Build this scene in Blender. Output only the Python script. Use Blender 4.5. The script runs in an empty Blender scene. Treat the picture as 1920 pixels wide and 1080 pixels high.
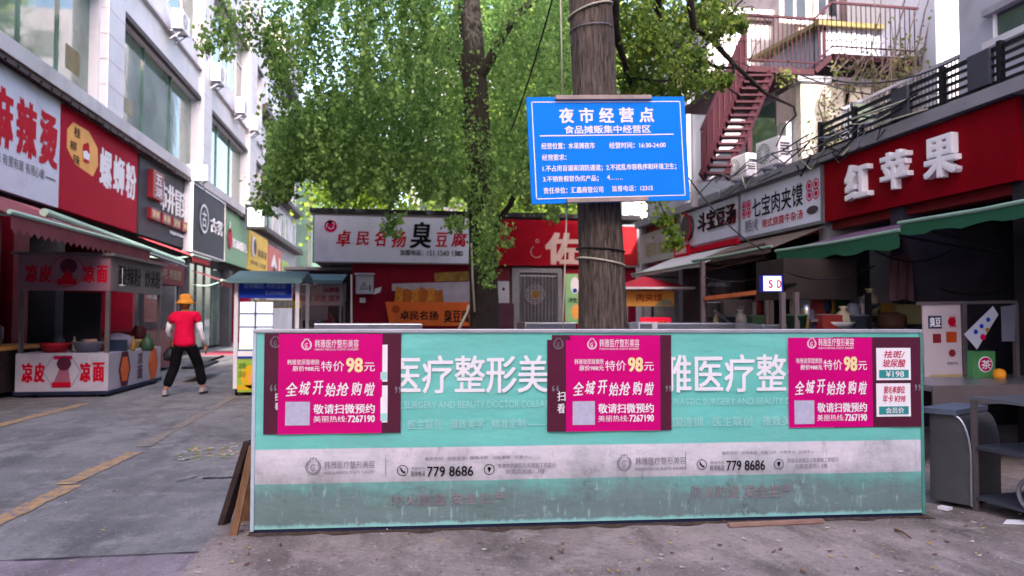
import bpy, math, random
import numpy as np
from mathutils import Vector, Matrix
random.seed(7); rng = np.random.default_rng(11)
R = math.radians
scene = bpy.context.scene
COL = scene.collection

# ------------------------------------------------------------------ camera, light
F = 1400.0                       # focal length in photo pixels (1920 wide)
VPX, VPY = 738.0, 592.0          # where the street runs to
ROLL = 0.008
H = 1.35
_d = Vector(((VPX-960)/F, (540-VPY)/F, -1)).normalized()
_z = Vector((ROLL, 1, 0)); _z = (_z - _d*_z.dot(_d)).normalized()
_x = _d.cross(_z)
CAMR = Matrix((_x, _d, _z))       # camera -> street frame (X right, Y along the street, Z up)
cam = bpy.data.cameras.new('camera'); cam.sensor_width = 36; cam.lens = F/1920*36
cam.clip_start = 0.05; cam.clip_end = 2000
camo = bpy.data.objects.new('camera', cam); COL.objects.link(camo)
camo.matrix_world = Matrix.Translation((0, 0, H)) @ CAMR.to_4x4()
scene.camera = camo
cam.dof.use_dof = True; cam.dof.focus_distance = 5.6; cam.dof.aperture_fstop = 1.7     # the soft video lens

SUN_DIR = Vector((0.0, -1.0, 0.0)).normalized()      # horizontal direction towards the sun
SUN_EL = R(27)
world = bpy.data.worlds.new('World'); scene.world = world; world.use_nodes = True
wn = world.node_tree.nodes; wl = world.node_tree.links
bg = wn['Background']; sky = wn.new('ShaderNodeTexSky'); sky.sky_type = 'NISHITA'
sky.sun_disc = False; sky.sun_elevation = SUN_EL
sky.sun_rotation = math.atan2(SUN_DIR.x, SUN_DIR.y)
sky.air_density = 1.0; sky.dust_density = 4.0; sky.ozone_density = 1.2
wb = wn.new('ShaderNodeMix'); wb.data_type = 'RGBA'; wb.blend_type = 'MULTIPLY'; wb.inputs[0].default_value = 1
wb.inputs[7].default_value = (.985, .90, .89, 1)          # the camera's white balance leans to violet
wl.new(sky.outputs[0], wb.inputs[6]); wl.new(wb.outputs[2], bg.inputs[0]); bg.inputs[1].default_value = 0.15
sl = bpy.data.lights.new('sun', 'SUN'); sl.energy = 2.0; sl.angle = R(0.6); sl.color = (1, .95, .88)
so = bpy.data.objects.new('sun', sl); COL.objects.link(so)
sv = Vector((SUN_DIR.x*math.cos(SUN_EL), SUN_DIR.y*math.cos(SUN_EL), math.sin(SUN_EL)))
so.rotation_euler = sv.to_track_quat('Z', 'Y').to_euler(); so.location = sv*60
scene.view_settings.view_transform = 'Standard'; scene.view_settings.look = 'None'
scene.view_settings.exposure = 2.68; scene.view_settings.gamma = 1
scene.cycles.max_bounces = 6; scene.cycles.diffuse_bounces = 4; scene.cycles.glossy_bounces = 2
scene.cycles.transmission_bounces = 2; scene.cycles.transparent_max_bounces = 6
scene.cycles.use_denoising = True; scene.cycles.sample_clamp_indirect = 6

# ------------------------------------------------------------------ measuring the photo
def ray(u, v): return CAMR @ Vector(((u-960)/F, (540-v)/F, -1))
def onY(u, v, Y): r = ray(u, v); t = Y/r.y; return Vector((r.x*t, Y, H+r.z*t))
def onX(u, v, X): r = ray(u, v); t = X/r.x; return Vector((X, r.y*t, H+r.z*t))
def onZ(u, v, Z=0): r = ray(u, v); t = (Z-H)/r.z; return Vector((r.x*t, r.y*t, Z))
def Yof(u, X): return onX(u, VPY, X).y
def pxm(Y): return Y/F            # metres per photo pixel at depth Y

# ------------------------------------------------------------------ materials
def lin(c):
    c = c/255.0
    return c/12.92 if c <= .04045 else ((c+.055)/1.055)**2.4
def rgb(h): return tuple(lin(int(h[i:i+2], 16)) for i in (0, 2, 4)) + (1,)
MATS = {}
def M(name, hexc=None, rough=.6, metal=0, var=.12, scale=3, bump=0, bscale=40, dirt=None, damt=.35, dlo=.5, spec=.25, stretch=(1,1,1), emit=0):
    """colour with two octaves of tonal variation, optional dirt stains and bump"""
    if name in MATS: return MATS[name]
    m = bpy.data.materials.new(name); m.use_nodes = True; MATS[name] = m
    n = m.node_tree.nodes; l = m.node_tree.links; b = n['Principled BSDF']
    c = rgb(hexc)
    b.inputs['Roughness'].default_value = rough; b.inputs['Metallic'].default_value = metal
    b.inputs['Specular IOR Level'].default_value = spec
    tc = n.new('ShaderNodeTexCoord'); mp = n.new('ShaderNodeMapping'); mp.inputs['Scale'].default_value = stretch
    l.new(tc.outputs['Object'], mp.inputs[0])
    nz = n.new('ShaderNodeTexNoise'); nz.inputs['Scale'].default_value = scale; nz.inputs['Detail'].default_value = 6
    l.new(mp.outputs[0], nz.inputs['Vector'])
    mx = n.new('ShaderNodeMix'); mx.data_type = 'RGBA'
    mx.inputs[6].default_value = tuple(x*(1-var) for x in c[:3])+(1,)
    mx.inputs[7].default_value = tuple(min(.95, x*(1+var)) for x in c[:3])+(1,)
    rp = n.new('ShaderNodeMapRange'); rp.inputs[1].default_value = .3; rp.inputs[2].default_value = .7
    l.new(nz.outputs['Fac'], rp.inputs[0]); l.new(rp.outputs[0], mx.inputs[0])
    out = mx.outputs[2]
    if dirt:
        n2 = n.new('ShaderNodeTexNoise'); n2.inputs['Scale'].default_value = scale*1.7; n2.inputs['Detail'].default_value = 9
        n2.inputs['Roughness'].default_value = .7; l.new(mp.outputs[0], n2.inputs['Vector'])
        r2 = n.new('ShaderNodeMapRange'); r2.inputs[1].default_value = dlo; r2.inputs[2].default_value = dlo+.22; r2.inputs[4].default_value = damt
        l.new(n2.outputs['Fac'], r2.inputs[0])
        m2 = n.new('ShaderNodeMix'); m2.data_type = 'RGBA'; m2.inputs[7].default_value = rgb(dirt)
        l.new(r2.outputs[0], m2.inputs[0]); l.new(out, m2.inputs[6]); out = m2.outputs[2]
    l.new(out, b.inputs['Base Color'])
    if bump:
        n3 = n.new('ShaderNodeTexNoise'); n3.inputs['Scale'].default_value = bscale; n3.inputs['Detail'].default_value = 5
        l.new(mp.outputs[0], n3.inputs['Vector'])
        bp = n.new('ShaderNodeBump'); bp.inputs['Strength'].default_value = bump; bp.inputs['Distance'].default_value = .02
        l.new(n3.outputs['Fac'], bp.inputs['Height']); l.new(bp.outputs[0], b.inputs['Normal'])
    if emit:
        l.new(out, b.inputs['Emission Color']); b.inputs['Emission Strength'].default_value = emit
    return m

white_wall = M('white_wall_tile', 'D0CDD7', .6, var=.07, scale=.8, dirt='8C8690', damt=.3)
white_wall2 = M('painted_wall', 'BFBBC3', .75, var=.12, scale=.6, dirt='77737C', damt=.45)
grey_wall = M('grey_render', 'A29FAC', .8, var=.08, scale=.7, dirt='6F6C77', damt=.4)
tan_wall = M('weathered_render', '9C8F8C', .85, var=.16, scale=.9, dirt='54484A', damt=.6)
concrete = M('concrete', '8B8892', .85, var=.14, scale=1.3, dirt='4E4B54', damt=.5, bump=.15)
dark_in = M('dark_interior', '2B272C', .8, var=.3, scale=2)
dark_wood = M('dark_brown_wood', '3A2E2C', .7, var=.3, scale=4, stretch=(1,1,6))
black_m = M('black_metal', '1E1C22', .5, .3, var=.2)
dark_grey = M('dark_grey_panel', '44454F', .55, var=.08, spec=.1)
brown_trim = M('brown_trim', '43363C', .6, var=.15)
steel = M('stainless_steel', '9EA0AC', .32, .85, var=.12, scale=5)
grey_metal = M('grey_metal', '7E7F8A', .45, .5, var=.15, scale=4)
white_pl = M('white_plastic', 'DCD9E2', .4, var=.05, scale=2)
lightbox = M('white_signboard', 'CFD0E4', .35, var=.05, scale=.9, dirt='85859A', damt=.3, spec=.02)
red_sign = M('red_signboard', 'A80F24', .35, var=.1, scale=.8, dirt='6A1424', damt=.4, spec=.02)
crimson = M('crimson_signboard', 'A80E30', .5, var=.08, scale=.8, spec=.02)
maroon = M('maroon_wall', '7B1028', .5, var=.15, scale=1.2, dirt='4B0E1C', damt=.5, spec=.1)
orange = M('orange_panel', 'D9662A', .5, var=.1, scale=2)
orange_l = M('pale_orange_panel', 'EDA654', .5, var=.1, scale=2)
yellow = M('yellow_panel', 'DDB22A', .5, var=.1, scale=2, spec=.1)
cream = M('cream_plastic', 'F2DDA8', .5, var=.05)
green_sign = M('sage_green_panel', '7FA886', .5, var=.06, spec=.1)
lime = M('lime_panel', '9DBB52', .5, var=.08, spec=.1)
blue_sign = M('blue_sign_enamel', '1C80F2', .35, var=.03, scale=1.5, spec=.02)
blue_ban = M('royal_blue_banner', '1C3CA8', .5, var=.08, spec=.1)
white_ink = M('white_ink', 'EDEAF2', .5, var=.02, spec=.03)
magenta = M('magenta_paper', 'CC0078', .6, var=.1, scale=1.6, bump=.4, bscale=5, spec=.12)
plum = M('plum_paper', '542238', .55, var=.12, scale=3, spec=.12)
red_ink = M('red_ink', 'B8122C', .5, var=.05, spec=.03)
crim_ink = M('crimson_ink', 'C01050', .5, var=.05, spec=.03)
black_ink = M('black_ink', '1D1A20', .5, var=.1, spec=.03)
grey_ink = M('grey_ink', '7D7A86', .5, var=.1, spec=.03)
teal_ink = M('faded_mint_ink', 'A5D9D8', .5, var=.05, spec=.03)
pink_ink = M('faded_pink_ink', '8E8088', .6, var=.25, scale=9, spec=.03)
gold_ink = M('dull_gold_ink', '8F8A66', .4, var=.1)
awn_green = M('green_canvas', '2A5842', .85, var=.12, scale=2, dirt='2A4A3C', damt=.5, spec=.1)
awn_mauve = M('mauve_canvas', '5E4660', .9, var=.1, scale=3, spec=.1)
awn_red = M('dusty_red_canvas', '7E464E', .85, var=.14, scale=2, dirt='5A3A42', damt=.5, spec=.1)
awn_pink = M('coral_canvas', 'D4525A', .85, var=.08, scale=2, spec=.1)
awn_grey = M('pale_grey_canvas', 'A9A6AD', .85, var=.1, scale=2, spec=.1)
awn_teal = M('weathered_teal_canvas', '5E7B84', .8, var=.12, scale=2, spec=.1)
pole_pale = M('pale_green_tube', '9FBBAE', .5, var=.1)
stair_red = M('oxide_red_paint', '3C1A24', .7, .1, var=.18, scale=5)
wood_raw = M('raw_board', '7A5A44', .8, var=.25, scale=5, stretch=(8,8,1), bump=.2)
wood_grey = M('weathered_batten', '9A8C8A', .85, var=.2, scale=6)
rope_m = M('pale_rope', 'A8A596', .8, var=.1)
cable_m = M('black_cable', '18161A', .5, var=.1)
skin_m = M('skin', 'A0705A', .55, var=.05)
shirt_m = M('red_cotton', 'D01040', .85, var=.1, scale=6, bump=.9, bscale=7, spec=.1)
trouser_m = M('black_cotton', '121116', .95, var=.15, spec=.1)
sleeve_m = M('white_cotton', 'D8D8E4', .85, var=.05)
hat_m = M('straw_hat', 'D08A34', .8, var=.2, scale=20, bump=.4)
yellow_paint = M('worn_yellow_paint', 'B8915E', .8, var=.2, scale=9, dirt='74707A', damt=.95, dlo=.4)
screen_m = M('lit_panel', 'DDE6FF', .4, var=.01, emit=.16)

def glass_mat(name, hexc, rough=.05, bump=.12):
    m = M(name, hexc, rough, 0, var=.35, scale=.9, bump=bump, bscale=1.6, spec=.9)
    return m
win_glass = glass_mat('window_glass', '64786F')
green_glass = glass_mat('green_glass', '5E7A70')
dark_glass = glass_mat('dark_glass', '3A414C')

# ------------------------------------------------------------------ mesh collecting
TXT = {}
def text_geo(body, bold=0, depth=0, shear=0):
    k = (body, bold, depth, shear)
    if k in TXT: return TXT[k]
    c = bpy.data.curves.new('lettering', 'FONT'); c.body = body; c.size = 1
    c.shear = shear; c.resolution_u = 3
    o = bpy.data.objects.new('lettering', c)
    me = bpy.data.meshes.new_from_object(o)
    v = np.array([p.co[:] for p in me.vertices]); f = [tuple(p.vertices) for p in me.polygons]
    bpy.data.objects.remove(o); bpy.data.meshes.remove(me); bpy.data.curves.remove(c)
    lo = v.min(0); hi = v.max(0)
    v[:, :2] = (v[:, :2]-lo[:2])/(hi[:2]-lo[:2])
    v[:, 2] = depth
    if depth:                                   # solid letters: walls along the outline, front face out
        cnt = {}
        for q in f:
            for i in range(len(q)): e = (q[i], q[(i+1) % len(q)]); cnt[e] = cnt.get(e, 0)+1
        k0 = len(v); back = v.copy(); back[:, 2] = -.006; v = np.concatenate([v, back])
        f = f+[(a+k0, b+k0, b, a) for (a, b) in cnt if (b, a) not in cnt]
    asp = (hi[0]-lo[0])/(hi[1]-lo[1])
    TXT[k] = (v, f, asp); return TXT[k]

class MB:
    def __init__(s): s.v = []; s.f = []; s.m = []; s.mats = []
    def mi(s, mat):
        if mat not in s.mats: s.mats.append(mat)
        return s.mats.index(mat)
    def add(s, vs, fs, mat):
        o = len(s.v); k = s.mi(mat)
        s.v += [tuple(p) for p in vs]; s.f += [tuple(i+o for i in f) for f in fs]; s.m += [k]*len(fs)
        return s
    def quad(s, a, b, c, d, mat): return s.add([a, b, c, d], [(0, 1, 2, 3)], mat)
    def box(s, lo, hi, mat):
        x0, y0, z0 = lo; x1, y1, z1 = hi
        x0, x1 = sorted((x0, x1)); y0, y1 = sorted((y0, y1)); z0, z1 = sorted((z0, z1))
        v = [(x0,y0,z0),(x1,y0,z0),(x1,y1,z0),(x0,y1,z0),(x0,y0,z1),(x1,y0,z1),(x1,y1,z1),(x0,y1,z1)]
        return s.add(v, [(3,2,1,0),(4,5,6,7),(0,1,5,4),(1,2,6,5),(2,3,7,6),(3,0,4,7)], mat)
    def obox(s, O, U, V, N, u0, u1, v0, v1, n0, n1, mat):
        """box in the frame O,U,V,N"""
        P = lambda a, b, c: O+U*a+V*b+N*c
        v = [P(u0,v0,n0),P(u1,v0,n0),P(u1,v1,n0),P(u0,v1,n0),P(u0,v0,n1),P(u1,v0,n1),P(u1,v1,n1),P(u0,v1,n1)]
        return s.add(v, [(3,2,1,0),(4,5,6,7),(0,1,5,4),(1,2,6,5),(2,3,7,6),(3,0,4,7)], mat)
    def slab(s, pts, thick, mat):
        """thick sheet through a planar polygon; thickness away along minus normal"""
        p = [Vector(q) for q in pts]; n = (p[1]-p[0]).cross(p[2]-p[0]).normalized()*thick; k = len(p)
        v = p+[q-n for q in p]
        f = [tuple(range(k)), tuple(range(2*k-1, k-1, -1))]+[(i, k+i, k+(i+1) % k, (i+1) % k) for i in range(k)]
        return s.add(v, f, mat)
    def bar(s, a, b, w, h, mat):
        a = Vector(a); b = Vector(b); d = (b-a).normalized()
        up = Vector((0,0,1)) if abs(d.z) < .95 else Vector((0,1,0))
        x = d.cross(up).normalized(); y = x.cross(d)
        v = [p+x*sx*w/2+y*sy*h/2 for p in (a, b) for sx, sy in ((-1,-1),(1,-1),(1,1),(-1,1))]
        return s.add(v, [(3,2,1,0),(4,5,6,7),(0,1,5,4),(1,2,6,5),(2,3,7,6),(3,0,4,7)], mat)
    def tube(s, pts, r, mat, n=8, cap=True):
        pts = [Vector(p) for p in pts]; rs = r if isinstance(r, (list, tuple)) else [r]*len(pts)
        v = []; f = []; px = None
        for i, p in enumerate(pts):
            d = (pts[min(i+1, len(pts)-1)]-pts[max(i-1, 0)]).normalized()
            if px is None:
                up = Vector((0,0,1)) if abs(d.z) < .9 else Vector((1,0,0)); px = d.cross(up).normalized()
            else: px = (px-d*px.dot(d)).normalized()
            py = d.cross(px)
            for k in range(n):
                a = 2*math.pi*k/n; v.append(p+px*math.cos(a)*rs[i]+py*math.sin(a)*rs[i])
        for i in range(len(pts)-1):
            for k in range(n): f.append((i*n+k, i*n+(k+1) % n, (i+1)*n+(k+1) % n, (i+1)*n+k))
        if cap: f.append(tuple(range(n-1, -1, -1))); f.append(tuple(range((len(pts)-1)*n, len(pts)*n)))
        return s.add(v, f, mat)
    def lathe(s, c, prof, mat, n=20, axis=None):
        c = Vector(c); v = []; f = []
        A = Vector(axis).normalized() if axis else Vector((0,0,1))
        X = A.orthogonal().normalized(); Y = A.cross(X)
        for r, z in prof:
            for k in range(n):
                a = 2*math.pi*k/n; v.append(c+A*z+X*(r*math.cos(a))+Y*(r*math.sin(a)))
        for i in range(len(prof)-1):
            for k in range(n): f.append((i*n+k, i*n+(k+1) % n, (i+1)*n+(k+1) % n, (i+1)*n+k))
        f.append(tuple(range(n-1, -1, -1))); f.append(tuple(range((len(prof)-1)*n, len(prof)*n)))
        return s.add(v, f, mat)
    def build(s, name, parent=None, smooth=False, bevel=0, loc=None):
        me = bpy.data.meshes.new(name)
        L = Vector(loc) if loc is not None else Vector((0,0,0))
        if parent is not None:
            q = parent
            while q is not None: L = L+q.location; q = q.parent
        arr = np.array(s.v, dtype=float)-np.array(L)
        me.from_pydata(arr.tolist(), [], s.f)
        for m in s.mats: me.materials.append(m)
        me.polygons.foreach_set('material_index', s.m)
        if smooth: me.polygons.foreach_set('use_smooth', [True]*len(s.f))
        me.update()
        o = bpy.data.objects.new(name, me); COL.objects.link(o)
        if parent is not None: o.parent = parent
        elif loc is not None: o.location = L
        if bevel:
            b = o.modifiers.new('edge', 'BEVEL'); b.width = bevel; b.segments = 2; b.limit_method = 'ANGLE'
        return o

def tag(o, label, cat, group=None, kind=None):
    if label: o['label'] = label
    if cat: o['category'] = cat
    if group: o['group'] = group
    if kind: o['kind'] = kind
    return o
def thing(name, loc, label, cat, group=None):
    o = bpy.data.objects.new(name, None); o.empty_display_size = .2; COL.objects.link(o); o.location = loc
    return tag(o, label, cat, group)

class Face:
    """a flat board: O bottom left, U along, V up, N towards the viewer; metres"""
    def __init__(s, O, BR, TL):
        s.O = Vector(O); u = Vector(BR)-s.O; s.w = u.length; s.U = u.normalized()
        v = Vector(TL)-s.O; v = v-s.U*v.dot(s.U); s.h = v.length; s.V = v.normalized(); s.N = s.U.cross(s.V)
    def P(s, a, b, n=0): return s.O+s.U*a+s.V*b+s.N*n
    def loc(s, u, v):
        """photo pixel -> board metres"""
        r = ray(u, v); c = Vector((0, 0, H)); t = (s.O-c).dot(s.N)/r.dot(s.N); p = c+r*t-s.O
        return p.dot(s.U), p.dot(s.V)
    def board(s, mb, mat, t=.06, grow=0): return mb.obox(s.O, s.U, s.V, s.N, -grow, s.w+grow, -grow, s.h+grow, -t, 0, mat)
    def rect(s, mb, a0, b0, a1, b1, mat, n=.004, t=.003):
        return mb.obox(s.O, s.U, s.V, s.N, min(a0,a1), max(a0,a1), min(b0,b1), max(b0,b1), n-t, n, mat)
    def rectpx(s, mb, u0, v0, u1, v1, mat, n=.004, t=.003):
        um, vm = (u0+u1)/2, (v0+v1)/2
        a0 = s.loc(u0, vm)[0]; a1 = s.loc(u1, vm)[0]; b0 = s.loc(um, v1)[1]; b1 = s.loc(um, v0)[1]
        return s.rect(mb, a0, b0, a1, b1, mat, n, t)
    def frame(s, mb, mat, w=.04, n=.02, t=.09):
        for a0, a1, b0, b1 in ((-.0, s.w, -w, 0), (0, s.w, s.h, s.h+w), (-w, 0, -w, s.h+w), (s.w, s.w+w, -w, s.h+w)):
            mb.obox(s.O, s.U, s.V, s.N, a0, a1, b0, b1, n-t, n, mat)
    def text(s, mb, body, a0, b0, a1, b1, mat, bold=.012, depth=0, n=.007, shear=0, rot=0):
        """lettering; heavy strokes are built up from shifted copies a hair apart"""
        v, f, asp = text_geo(body, 0, depth, shear)
        w, h = a1-a0, b1-b0; e = h*bold*1.15
        sh = [(0, 0)] if bold < .006 else [(-e, -e*.7), (e, -e*.62), (-e*.92, e*.7), (e*1.08, e*.6)]
        if bold >= .025: sh.append((0, 0))
        for i, (dx, dy) in enumerate(sh):
            out = []
            for x, y, z in v:
                X, Y = (x-.5)*(w-2*e)+dx, (y-.5)*(h-1.4*e)+dy
                if rot: X, Y = X*math.cos(rot)-Y*math.sin(rot), X*math.sin(rot)+Y*math.cos(rot)
                out.append(s.P(a0+w/2+X, b0+h/2+Y, n+z+i*(.0012 if depth else .00025)))
            mb.add(out, f, mat)
        return mb
    def fr(s, mb, body, x0, y0, x1, y1, mat, **k):
        """fractions of the board, y from the top"""
        return s.text(mb, body, x0*s.w, (1-y1)*s.h, x1*s.w, (1-y0)*s.h, mat, **k)
    def px(s, mb, body, u0, v0, u1, v1, mat, **k):
        um, vm = (u0+u1)/2, (v0+v1)/2
        a0 = s.loc(u0, vm)[0]; a1 = s.loc(u1, vm)[0]; b0 = s.loc(um, v1)[1]; b1 = s.loc(um, v0)[1]
        return s.text(mb, body, a0, b0, a1, b1, mat, **k)
    def disc(s, mb, a, b, r, mat, n=.006, seg=28, ry=None, t=.003):
        ry = ry or r
        p = [s.P(a+r*math.cos(2*math.pi*i/seg), b+ry*math.sin(2*math.pi*i/seg), n) for i in range(seg)]
        return mb.slab(p, t, mat)
    def ring(s, mb, a, b, r, w, mat, n=.007, seg=32, a0=0, a1=360, ry=None):
        ry = ry or r; full = a1-a0 >= 360; k = seg+(0 if full else 1); v = []
        for i in range(k):
            t = R(a0+(a1-a0)*i/seg); c, q = math.cos(t), math.sin(t)
            v += [s.P(a+(r-w)*c, b+(ry-w)*q, n), s.P(a+r*c, b+ry*q, n)]
        f = [(2*i, 2*i+1, (2*i+3) % (2*k), (2*i+2) % (2*k)) for i in range(seg)]
        return mb.add(v, f, mat)
    def poly(s, mb, pts, mat, n=.006, t=.003):
        if sum(pts[i][0]*pts[(i+1) % len(pts)][1]-pts[(i+1) % len(pts)][0]*pts[i][1] for i in range(len(pts))) < 0: pts = pts[::-1]
        return mb.slab([s.P(a, b, n) for a, b in pts], t, mat)

# ------------------------------------------------------------------ ground
def ground_mat(name, base, base2, dark, crack=True):
    m = bpy.data.materials.new(name); m.use_nodes = True
    n = m.node_tree.nodes; l = m.node_tree.links; b = n['Principled BSDF']; b.inputs['Roughness'].default_value = .82
    tc = n.new('ShaderNodeTexCoord')
    def noise(sc, det=8, rough=.6, st=(1,1,1), dist=0):
        mp = n.new('ShaderNodeMapping'); mp.inputs['Scale'].default_value = st; l.new(tc.outputs['Object'], mp.inputs[0])
        q = n.new('ShaderNodeTexNoise'); q.inputs['Scale'].default_value = sc; q.inputs['Detail'].default_value = det
        q.inputs['Roughness'].default_value = rough; q.inputs['Distortion'].default_value = dist
        l.new(mp.outputs[0], q.inputs['Vector']); return q.outputs['Fac']
    def mr(x, a, b_, c=0, d=1):
        q = n.new('ShaderNodeMapRange'); q.inputs[1].default_value = a; q.inputs[2].default_value = b_
        q.inputs[3].default_value = c; q.inputs[4].default_value = d; l.new(x, q.inputs[0]); return q.outputs[0]
    def mix(f, A, B):
        q = n.new('ShaderNodeMix'); q.data_type = 'RGBA'; l.new(f, q.inputs[0])
        for i, z in ((6, A), (7, B)):
            if isinstance(z, tuple): q.inputs[i].default_value = z
            else: l.new(z, q.inputs[i])
        return q.outputs[2]
    c = mix(mr(noise(.75, 8, .65, (1,1,1), .8), .4, .6), rgb(base), rgb(base2))
    c = mix(mr(noise(1.5, 9, .7, (1.6,.5,1)), .48, .68, 0, .85), c, rgb(dark))
    c = mix(mr(noise(3.2, 9, .75), .52, .68, 0, .75), c, tuple(x*1.35 for x in rgb(base2)[:3])+(1,))
    c = mix(mr(noise(22, 5, .75), .54, .7, 0, .7), c, rgb(dark))
    c = mix(mr(noise(48, 3, .6), .62, .68, 0, .7), c, tuple(x*1.7 for x in rgb(base2)[:3])+(1,))
    if False:
        mp = n.new('ShaderNodeMapping'); l.new(tc.outputs['Object'], mp.inputs[0]); mp.inputs['Scale'].default_value = (1,1,0)
        wv = n.new('ShaderNodeTexNoise'); wv.inputs['Scale'].default_value = 2.5; l.new(mp.outputs[0], wv.inputs['Vector'])
        ad = n.new('ShaderNodeMix'); ad.data_type = 'VECTOR'; ad.inputs[0].default_value = .1
        l.new(mp.outputs[0], ad.inputs[4]); l.new(wv.outputs['Color'], ad.inputs[5])
        vo = n.new('ShaderNodeTexVoronoi'); vo.feature = 'DISTANCE_TO_EDGE'; vo.inputs['Scale'].default_value = .32
        l.new(ad.outputs[1], vo.inputs['Vector'])
        c = mix(mr(vo.outputs['Distance'], 0.0, .006, .75, 0), c, rgb('3A363C'))
    l.new(c, b.inputs['Base Color'])
    bp = n.new('ShaderNodeBump'); bp.inputs['Strength'].default_value = .55; bp.inputs['Distance'].default_value = .015
    l.new(noise(38, 6, .7), bp.inputs['Height']); l.new(bp.outputs[0], b.inputs['Normal'])
    return m
road_m = ground_mat('worn_asphalt_concrete', '69666A', '858285', '494749')
slab_m = ground_mat('brownish_concrete', '796D6A', '998C89', '4C423F')
patch_m = ground_mat('pinkish_patch', '7B7079', '8A7E88', '5A515A', False)

g = MB(); g.quad((-150,-150,0),(150,-150,0),(150,250,0),(-150,250,0), road_m)
tag(g.build('ground'), None, None, kind='structure')
XP = -1.06                                           # edge of the market slab
g = MB(); g.box((XP, -6, .004), (16, 30, .035), slab_m)
tag(g.build('market_pavement'), None, None, kind='structure')
def strip(name, pts, z, mat):
    mb = MB(); mb.add([(x, y, z) for x, y in pts], [tuple(range(len(pts)))], mat)
    return tag(mb.build(name), None, None, kind='structure')
def wob(pa, pb, w0, w1, k=40, j=.012, skip=()):
    """a worn painted line as one sheet with ragged sides"""
    a = Vector((pa.x, pa.y)); b = Vector((pb.x, pb.y)); d = (b-a); nrm = Vector((-d.y, d.x)).normalized()
    L_, R_ = [], []
    for i in range(k+1):
        t = i/k; c = a+d*t; w = w0+(w1-w0)*t
        L_.append(c+nrm*(w/2+random.uniform(-j, j))); R_.append(c-nrm*(w/2+random.uniform(-j, j)))
    return L_, R_
ghost_paint = M('ghost_yellow_paint', '9A8B74', .85, var=.2, scale=9, dirt='74707A', damt=.95, dlo=.36)
for (p0, p1, w0, mt) in (((-190,1068),(136,911),.15,yellow_paint), ((121,909),(252,849),.14,yellow_paint), ((268,838),(455,734),.13,ghost_paint)):
    mb = MB(); L_, R_ = wob(onZ(*p0), onZ(*p1), w0, w0, 22, .014)
    for i in range(len(L_)-1):
        if mt is ghost_paint and i in (4, 11): continue
        mb.quad((*L_[i], .006), (*R_[i], .006), (*R_[i+1], .006), (*L_[i+1], .006), mt)
    tag(mb.build('road_marking'), None, None, kind='structure')
mb = MB()
L_, R_ = wob(onZ(-120, 828), onZ(160, 757), .16, .16)
for i in range(len(L_)-1): mb.quad((*L_[i], .006), (*R_[i], .006), (*R_[i+1], .006), (*L_[i+1], .006), yellow_paint)
tag(mb.build('road_marking'), None, None, kind='structure')
# concrete repair patches and slab joints in the road
j_m = M('dark_joint', '3A363C', .9, var=.3, scale=12)
p = [onZ(*q) for q in ((228,1043),(396,1036),(428,1001),(330,900),(430,855))]
strip('road_patch', [(-2.3,2.6),(XP-.02,2.6),(XP-.02,onZ(310,1040).y),(-2.3,onZ(310,1040).y)], .004, patch_m)
mb = MB()
def crackline(a, b, w=.012, k=14, j=.012):
    L_, R_ = wob(a, b, w, w*.7, k, j*.5)
    for i in range(len(L_)-1): mb.quad((*L_[i], .008), (*R_[i], .008), (*R_[i+1], .008), (*L_[i+1], .008), j_m)
yj = onZ(310,1040).y
crackline(Vector((-2.35, yj)), Vector((XP-.01, yj)), .022)
crackline(Vector((-1.75, 3.1)), Vector((-1.62, 4.15)), .018)
crackline(onZ(380,898), onZ(440,896), .04)
crackline(onZ(330,905), onZ(385,890), .015)
tag(mb.build('road_joint'), None, None, kind='structure')

# litter: leaves on the ground
def flat_leaves(n, xr, yr, mats, s=(.015, .04)):
    mb = MB()
    for _ in range(n):
        x, y = random.uniform(*xr), random.uniform(*yr); z = .04 if x > XP else .008
        a = random.uniform(0, 6.28); L = random.uniform(*s); w = L*random.uniform(.35, .7); m = random.choice(mats)
        c, q = math.cos(a), math.sin(a)
        P = lambda dx, dy, dz: (x+dx*c-dy*q, y+dx*q+dy*c, z+dz)
        mb.add([P(-L,0,.004), P(0,-w,.0), P(L,0,.008), P(0,w,.002)], [(0,1,2,3)], m)
    return mb
leaf_y = M('dry_yellow_leaf', 'B59A5A', .8, var=.3, scale=20); leaf_b = M('dry_brown_leaf', '6A4A3A', .8, var=.3, scale=20)
leaf_p = M('pale_scrap', 'B8AEB0', .8, var=.1); leaf_gn = M('fallen_green_leaf', '7C8A4A', .8, var=.3, scale=20)
o = flat_leaves(330, (-1, 5.5), (3.2, 4.95), [leaf_y, leaf_b, leaf_b, leaf_p, leaf_b], (.006, .026)).build('fallen_leaves')
tag(o, 'dry leaves and scraps scattered over the concrete before the hoarding', 'litter', kind='stuff')
pc = onZ(400, 850)
o = flat_leaves(120, (pc.x-.3, pc.x+.35), (pc.y-.35, pc.y+.5), [leaf_gn, leaf_y, leaf_p, leaf_gn], (.015, .04)).build('fallen_leaves')
tag(o, 'small heap of green leaf litter on the road by the hoarding', 'litter', kind='stuff')
o = flat_leaves(110, (-6, -1.2), (4, 13), [leaf_p, leaf_y, leaf_b], (.008, .022)).build('fallen_leaves')
tag(o, 'specks of litter spread along the grey road', 'litter', kind='stuff')
mb = MB(); a, b = onZ(1678, 993, .045), onZ(1708, 1009, .05); mb.tube([a, (a+b)/2+Vector((0,0,.01)), b], [.009,.006,.004], leaf_b, 6)
tag(mb.build('twig'), 'short dark twig lying on concrete before the hoarding', 'twig')

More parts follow.
